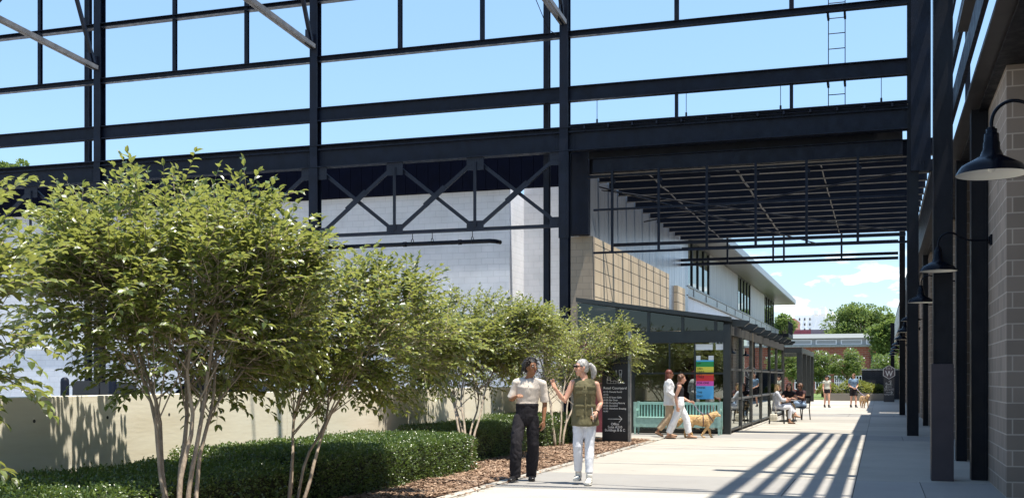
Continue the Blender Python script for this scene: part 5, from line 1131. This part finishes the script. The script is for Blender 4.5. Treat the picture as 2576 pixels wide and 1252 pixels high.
# dogs
GOLD = mat('golden fur', (.42, .25, .10), .8, col2=(.62, .42, .21), vscale=9, bump=.6, bscale=60, stretch=(1, 1, 1.5)); GOLD2 = mat('pale golden fur', (.66, .46, .26), .85, col2=(.5, .30, .14), vscale=9, bump=.6, bscale=60)
def dog(label, loc, rz, m, walk=1, headturn=0, vox=.009):
    """faces local -y"""
    t = thing('dog', label, 'dog', loc, rz); b = MB(); X = (1, 0, 0)
    b.loft([V(0, .33, .50), V(0, .22, .49), V(0, .02, .475), V(0, -.14, .46), V(0, -.27, .475), V(0, -.33, .50)], [(.095, .115), (.118, .135), (.118, .135), (.128, .165), (.118, .155), (.09, .12)], ref=X, n=18)
    hx_ = math.sin(headturn)*.06; hp = V(hx_, -.475, .635)
    b.loft([V(0, -.27, .52), V(hx_*.4, -.37, .58), hp+V(0, .04, -.01)], [(.10, .125), (.090, .105), (.076, .085)], ref=X)
    b.ell(hp, (.082, .088, .080)); fd = V(math.sin(headturn), -math.cos(headturn), -.18).normalized()
    b.loft([hp+fd*.04-V(0,0,.006), hp+fd*.085-V(0,0,.012), hp+fd*.12-V(0,0,.014)], [(.046, .042), (.038, .034), (.031, .028)], ref=fd.cross(V(0,0,1)))
    for s_ in (-1, 1):
        b.loft([hp+V(s_*.062, .02, .035), hp+V(s_*.084, .025, -.015), hp+V(s_*.080, .01, -.07)], [(.016, .032), (.016, .040), (.010, .024)], ref=X)
        fz = s_*walk
        b.loft([V(s_*.07, -.22, .46), V(s_*.075, -.24+fz*.02, .33), V(s_*.07, -.24-fz*.07, .20), V(s_*.07, -.235-fz*.11+(.05 if fz < 0 else 0), .06 if fz > 0 else .06), V(s_*.07, -.26-fz*.12, .02)], [(.062, .085), (.046, .055), (.034, .036), (.027, .028), (.032, .02)], ref=X)
        b.loft([V(s_*.07, -.235-fz*.11, .028), V(s_*.07, -.285-fz*.12, .022)], [(.028, .02), (.028, .018)], ref=X)
        b.loft([V(s_*.065, .25, .45), V(s_*.075, .22-fz*.03, .34), V(s_*.07, .30-fz*.02+fz*.07, .19), V(s_*.068, .27+fz*.10, .05), V(s_*.068, .26+fz*.10, .022)], [(.075, .115), (.060, .09), (.034, .042), (.028, .03), (.03, .02)], ref=X)
        b.loft([V(s_*.068, .27+fz*.10, .026), V(s_*.068, .215+fz*.10, .022)], [(.027, .02), (.027, .018)], ref=X)
    b.loft([V(0, .36, .54), V(.01, .46, .49), V(.02, .54, .40), V(.02, .58, .30)], [(.04, .04), (.045, .06), (.045, .07), (.02, .03)], ref=X)
    ob('body', remesh(b, vox, 2, .008, 26, .7), m, t, local=1)
    n_ = MB(); n_.ell(hp+fd*.148-V(0,0,.002), (.014, .012, .011)); ob('nose', n_, M['lampb'], t, True, local=1)
    e_ = MB(); rr_ = fd.cross(V(0,0,1)).normalized()
    for s_ in (-1, 1): e_.ell(hp+fd*.058+rr_*s_*.032+V(0,0,.022), (.008, .008, .008))
    ob('eyes', e_, M['lampb'], t, True, local=1)
    h_ = MB()
    def ring(p, a, b_, nrm, rad):
        n1 = V(1,0,0); n2 = nrm.cross(n1).normalized(); h_.tube([p+n1*(a*math.cos(q/14*6.2832))+n2*(b_*math.sin(q/14*6.2832)) for q in range(15)], rad, 6)
    ring(V(0, -.12, .462), .140, .176, V(0, 1, 0), .011); ring(V(0, -.33, .545), .112, .142, V(0, .8, -.5), .011); h_.tube([V(0, -.12, .635), V(0, -.30, .68)], .011, 6); h_.tube([V(.136, -.13, .46), V(.10, -.33, .53)], .011, 6)
    ob('harness', h_, mat('plum harness', (.06, .03, .06), .6) if 'plum harness' not in bpy.data.materials else bpy.data.materials['plum harness'], t, True, local=1)
    tg = MB(); tg.loft([hp+fd*.12-V(0,0,.045), hp+fd*.15-V(0,0,.06)], [(.016, .005), (.014, .004)], ref=rr_); ob('tongue', tg, mat('tongue', (.55, .16, .16), .4) if 'tongue' not in bpy.data.materials else bpy.data.materials['tongue'], t, True, local=1)
    return t
LEASH = mat('lilac leash', (.42, .33, .48), .7)
def leash(a, b, label, rad=.009):
    a = Vector(a); b = Vector(b); m_ = lerp(a, b, .5)-V(0,0,.05); c = MB(); c.tube([a+V(0,0,-.05), a, lerp(a, m_, .6)-V(0,0,.01), m_, lerp(m_, b, .5)-V(0,0,.01), b], rad, 6); tag(ob('leash', c, LEASH, None, True), label, 'leash')
dx_, dy_ = loc2(1757, 28.6); dg_ = dog('golden dog in a dark harness walking in profile past the teal bench', (dx_, dy_, 0), TH+R(88), GOLD, 1, -.2); dg_.scale = (.95, .92, .95)
leash(hnd, lw_(V(0, -.14, .60), (dx_, dy_), TH+R(88)), 'lilac leash from the curly haired woman down to the golden dog')
# far walkers
fx, fy = loc2(2080, 59.5); J = std(1.68, .09, fem=True); J['hair'] = 'cap'; J['face'] = V(.35, -1, 0)
person('woman in a dark cap, pale tee and black shorts walking on the far pavement', (fx, fy, 0), TH, J, SK2, HB, {'top': dict(n='tee_shirt', m=SAGE, e=.018, t0=-.05, sleeve=.35, w=.006), 'pants': dict(n='shorts', m=BLK, e=.012, len=.14), 'shoes': dict(m=BLK, sole=SOLED, boot=1), 'cap': BLK}, vox=.013, fem=True, fine=False)
fx, fy = loc2(2147, 59.5); J = std(1.80, .13, fem=False); J['hair'] = 'short'; J['face'] = V(-.85, -.5, -.1); J['shades'] = 1
J['elL'] = V(-.25, .03, 1.16); J['wrL'] = V(-.08, -.22, 1.03); J['elR'] = V(.24, .03, 1.16); J['wrR'] = V(.07, -.24, 1.03)
person('man in a blue tee and dark shorts walking a dog on the far pavement', (fx, fy, 0), TH, J, SK2, HB, {'top': dict(n='tee_shirt', m=BLU, e=.018, t0=.0, sleeve=.6, w=.006), 'pants': dict(n='shorts', m=BLK, e=.02, len=.36, wide=.01), 'shoes': dict(m=BLK, sole=M['whitet'], boot=1)}, vox=.013, fine=False)
gx, gy = loc2(2174, 58.6); dog('fluffy pale golden dog coming straight on at the far end of the pavement', (gx, gy, 0), TH+R(8), GOLD2, .5, -.2, .014)
leash(lw_(V(.05, -.30, 1.03), (fx, fy), TH), lw_(V(0, -.2, .60), (gx, gy), TH), 'lilac leash from the far man in blue to the fluffy dog', .012)
# ------------------------------------------------------------------ table group
def chair(loc, rz, label):
    t = thing('patio_chair', label, 'chair', loc, rz, 'black chairs around the patio table')
    m = M['black']
    c = MB(); c.box(-.22, .22, -.22, .22, .43, .46); ob('seat', c, m, t, local=1, bevel=.008)
    for x in (-.21, .19):
        c = MB(); c.bar((x+.01, -.2, .43), (x+.01, -.23, 0), .028, .028); ob('leg', c, m, t, local=1)
        c = MB(); c.bar((x+.01, .2, .43), (x+.01, .26, 0), .028, .028); ob('leg', c, m, t, local=1)
        c = MB(); c.bar((x+.01, .21, .46), (x+.01, .27, .88), .028, .028); ob('back_post', c, m, t, local=1)
    c = MB(); c.box(-.2, .2, .265, .29, .80, .88); c.box(-.2, .2, .235, .26, .60, .64); ob('backrest', c, m, t, local=1)
    return t
tx, ty = loc2(1983, 39.6); tbt = thing('patio_table', 'round dark patio table between the three seated women', 'table', (tx, ty, 0))
c = MB(); c.lathe([(0, .76), (.44, .76), (.45, .75), (.45, .735), (.44, .73), (0, .73)], (0, 0, 0), 36); ob('tabletop', c, mat('dark grey tabletop', (.10, .10, .11), .35), tbt, True, local=1, fix=False)
c = MB(); c.tube([(0, 0, .05), (0, 0, .73)], .035, 12); ob('pedestal', c, M['black'], tbt, local=1)
c = MB(); c.bar((-.3, 0, .03), (.3, 0, .03), .05, .04); c.bar((0, -.3, .032), (0, .3, .032), .05, .04); ob('foot', c, M['black'], tbt, local=1)
def seated(sw=.165, cross=True, lean=.05):
    J = {}; J['P'] = V(0, .05, .56); J['N'] = V(0, .06-lean, 1.08); J['H'] = V(0, .02-lean, 1.235); J['face'] = V(0, -1, 0); J['hipw'] = .17; J['chestw'] = .155
    for a, s_ in (('L', -1), ('R', 1)):
        J['sh'+a] = V(s_*sw, .06-lean, 1.02); J['el'+a] = V(s_*(sw+.05), -.08-lean, .80); J['wr'+a] = V(s_*.10, -.30-lean, .80)
        J['hip'+a] = V(s_*.09, .0, .54); J['kn'+a] = V(s_*.10, -.42, .54); J['an'+a] = V(s_*.10, -.46, .10); J['to'+a] = V(s_*.11, -.62, .035)
    if cross: J['knR'] = V(.0, -.42, .62); J['anR'] = V(-.14, -.60, .32); J['toR'] = V(-.17, -.73, .24); J['anL'] = V(-.1, -.40, .10); J['toL'] = V(-.1, -.56, .035)
    return J
cx_, cy_ = loc2(1955, 37.6); a1 = TH+R(80); chair((cx_, cy_, 0), a1, 'black patio chair nearest the viewer, under the blond woman')
J = seated(); J['hair'] = 'long'; J['face'] = V(.1, -1, 0); J['wrL'] = V(-.12, -.28, .78)
person('seated woman with long blond hair, pale grey top and white trousers', (cx_, cy_, 0), a1, J, SK2, HBL, {'top': dict(n='sweater', m=GRY, e=.016, t0=-.05, sleeve=1.8), 'pants': dict(n='trousers', m=WHT, e=.012, len=.9, wide=.006), 'shoes': dict(m=TANS, sole=SOLED, boot=0)}, vox=.010, fem=True)
px, py = loc2(1984, 40.3); a2 = TH+R(-6); chair((px, py, 0), a2, 'black patio chair behind the table, under the dark haired woman')
J = seated(cross=False, lean=.12); J['hair'] = 'long'; J['face'] = V(-.25, -1, -.05); 
for a, s_ in (('L', -1), ('R', 1)): J['el'+a] = V(s_*.25, -.22, .80); J['wr'+a] = V(s_*-.02+.0, -.33, .80)
J['wrL'] = V(.02, -.34, .80); J['wrR'] = V(-.03, -.30, .80)
person('seated woman with long dark wavy hair and a black top facing the viewer', (px, py, 0), a2, J, SK2, HDK, {'top': dict(n='blouse', m=BLK, e=.014, t0=-.05, sleeve=.4, flare=.01), 'pants': dict(n='trousers', m=BEI, e=.014, len=.92), 'shoes': dict(m=SHW, sole=SOLED, boot=0)}, vox=.010, fem=True)
px, py = loc2(2016, 41.3); a3 = TH+R(-52); chair((px, py, 0), a3, 'black patio chair at the right of the table')
J = seated(cross=True, lean=.10); J['hair'] = 'curly'; J['face'] = V(-.2, -1, -.1); J['shades'] = 1; J['wrR'] = V(.05, -.28, .86)
person('seated woman with sunglasses, dark top and light jeans at the right of the table', (px, py, 0), a3, J, SK3, HB, {'top': dict(n='blouse', m=cl('plum top', (.07, .04, .045)), e=.012, t0=-.05, sleeve=.35), 'pants': dict(n='jeans', m=JEAN, e=.016, len=.94, wide=.012), 'shoes': dict(m=SHW, sole=M['whitet'], boot=1)}, vox=.010, fem=True)
hx2, hy2 = loc2(1946, 37.1); bgm = mat('ivory leather', (.60, .56, .46), .5)
hbg = thing('handbag', 'small ivory handbag hanging by its chain from the nearest chair', 'handbag', (hx2, hy2, .12))
c = MB(); c.loft([(-.07, 0, .03), (-.08, 0, .12), (-.07, 0, .2)], [(.05, .035), (.055, .04), (.05, .03)], ref=(1,0,0)); c.loft([(.07, 0, .03), (.08, 0, .12), (.07, 0, .2)], [(.05, .035), (.055, .04), (.05, .03)], ref=(1,0,0)); c.loft([(0, 0, .03), (0, 0, .12), (0, 0, .2)], [(.09, .04), (.09, .045), (.09, .035)], ref=(1,0,0)); ob('bag', remesh(c, .01, 2), bgm, hbg, local=1)
c = MB(); c.tube([(-.1, 0, .2), (-.04, .02, .5), (0, .02, .72), (.04, .02, .5), (.1, 0, .2)], .006, 6); ob('strap', c, bgm, hbg, local=1)
c = MB(); c.lathe([(0, 0), (.035, 0), (.04, .12), (.036, .12)], (0, 0, 0), 16); o = ob('drinking_glass', c, bpy.data.materials['clear plastic'], None, True, fix=False); o.location = (tx-.15, ty-.1, .762); tag(o, 'clear drinking glass standing on the patio table', 'glass')
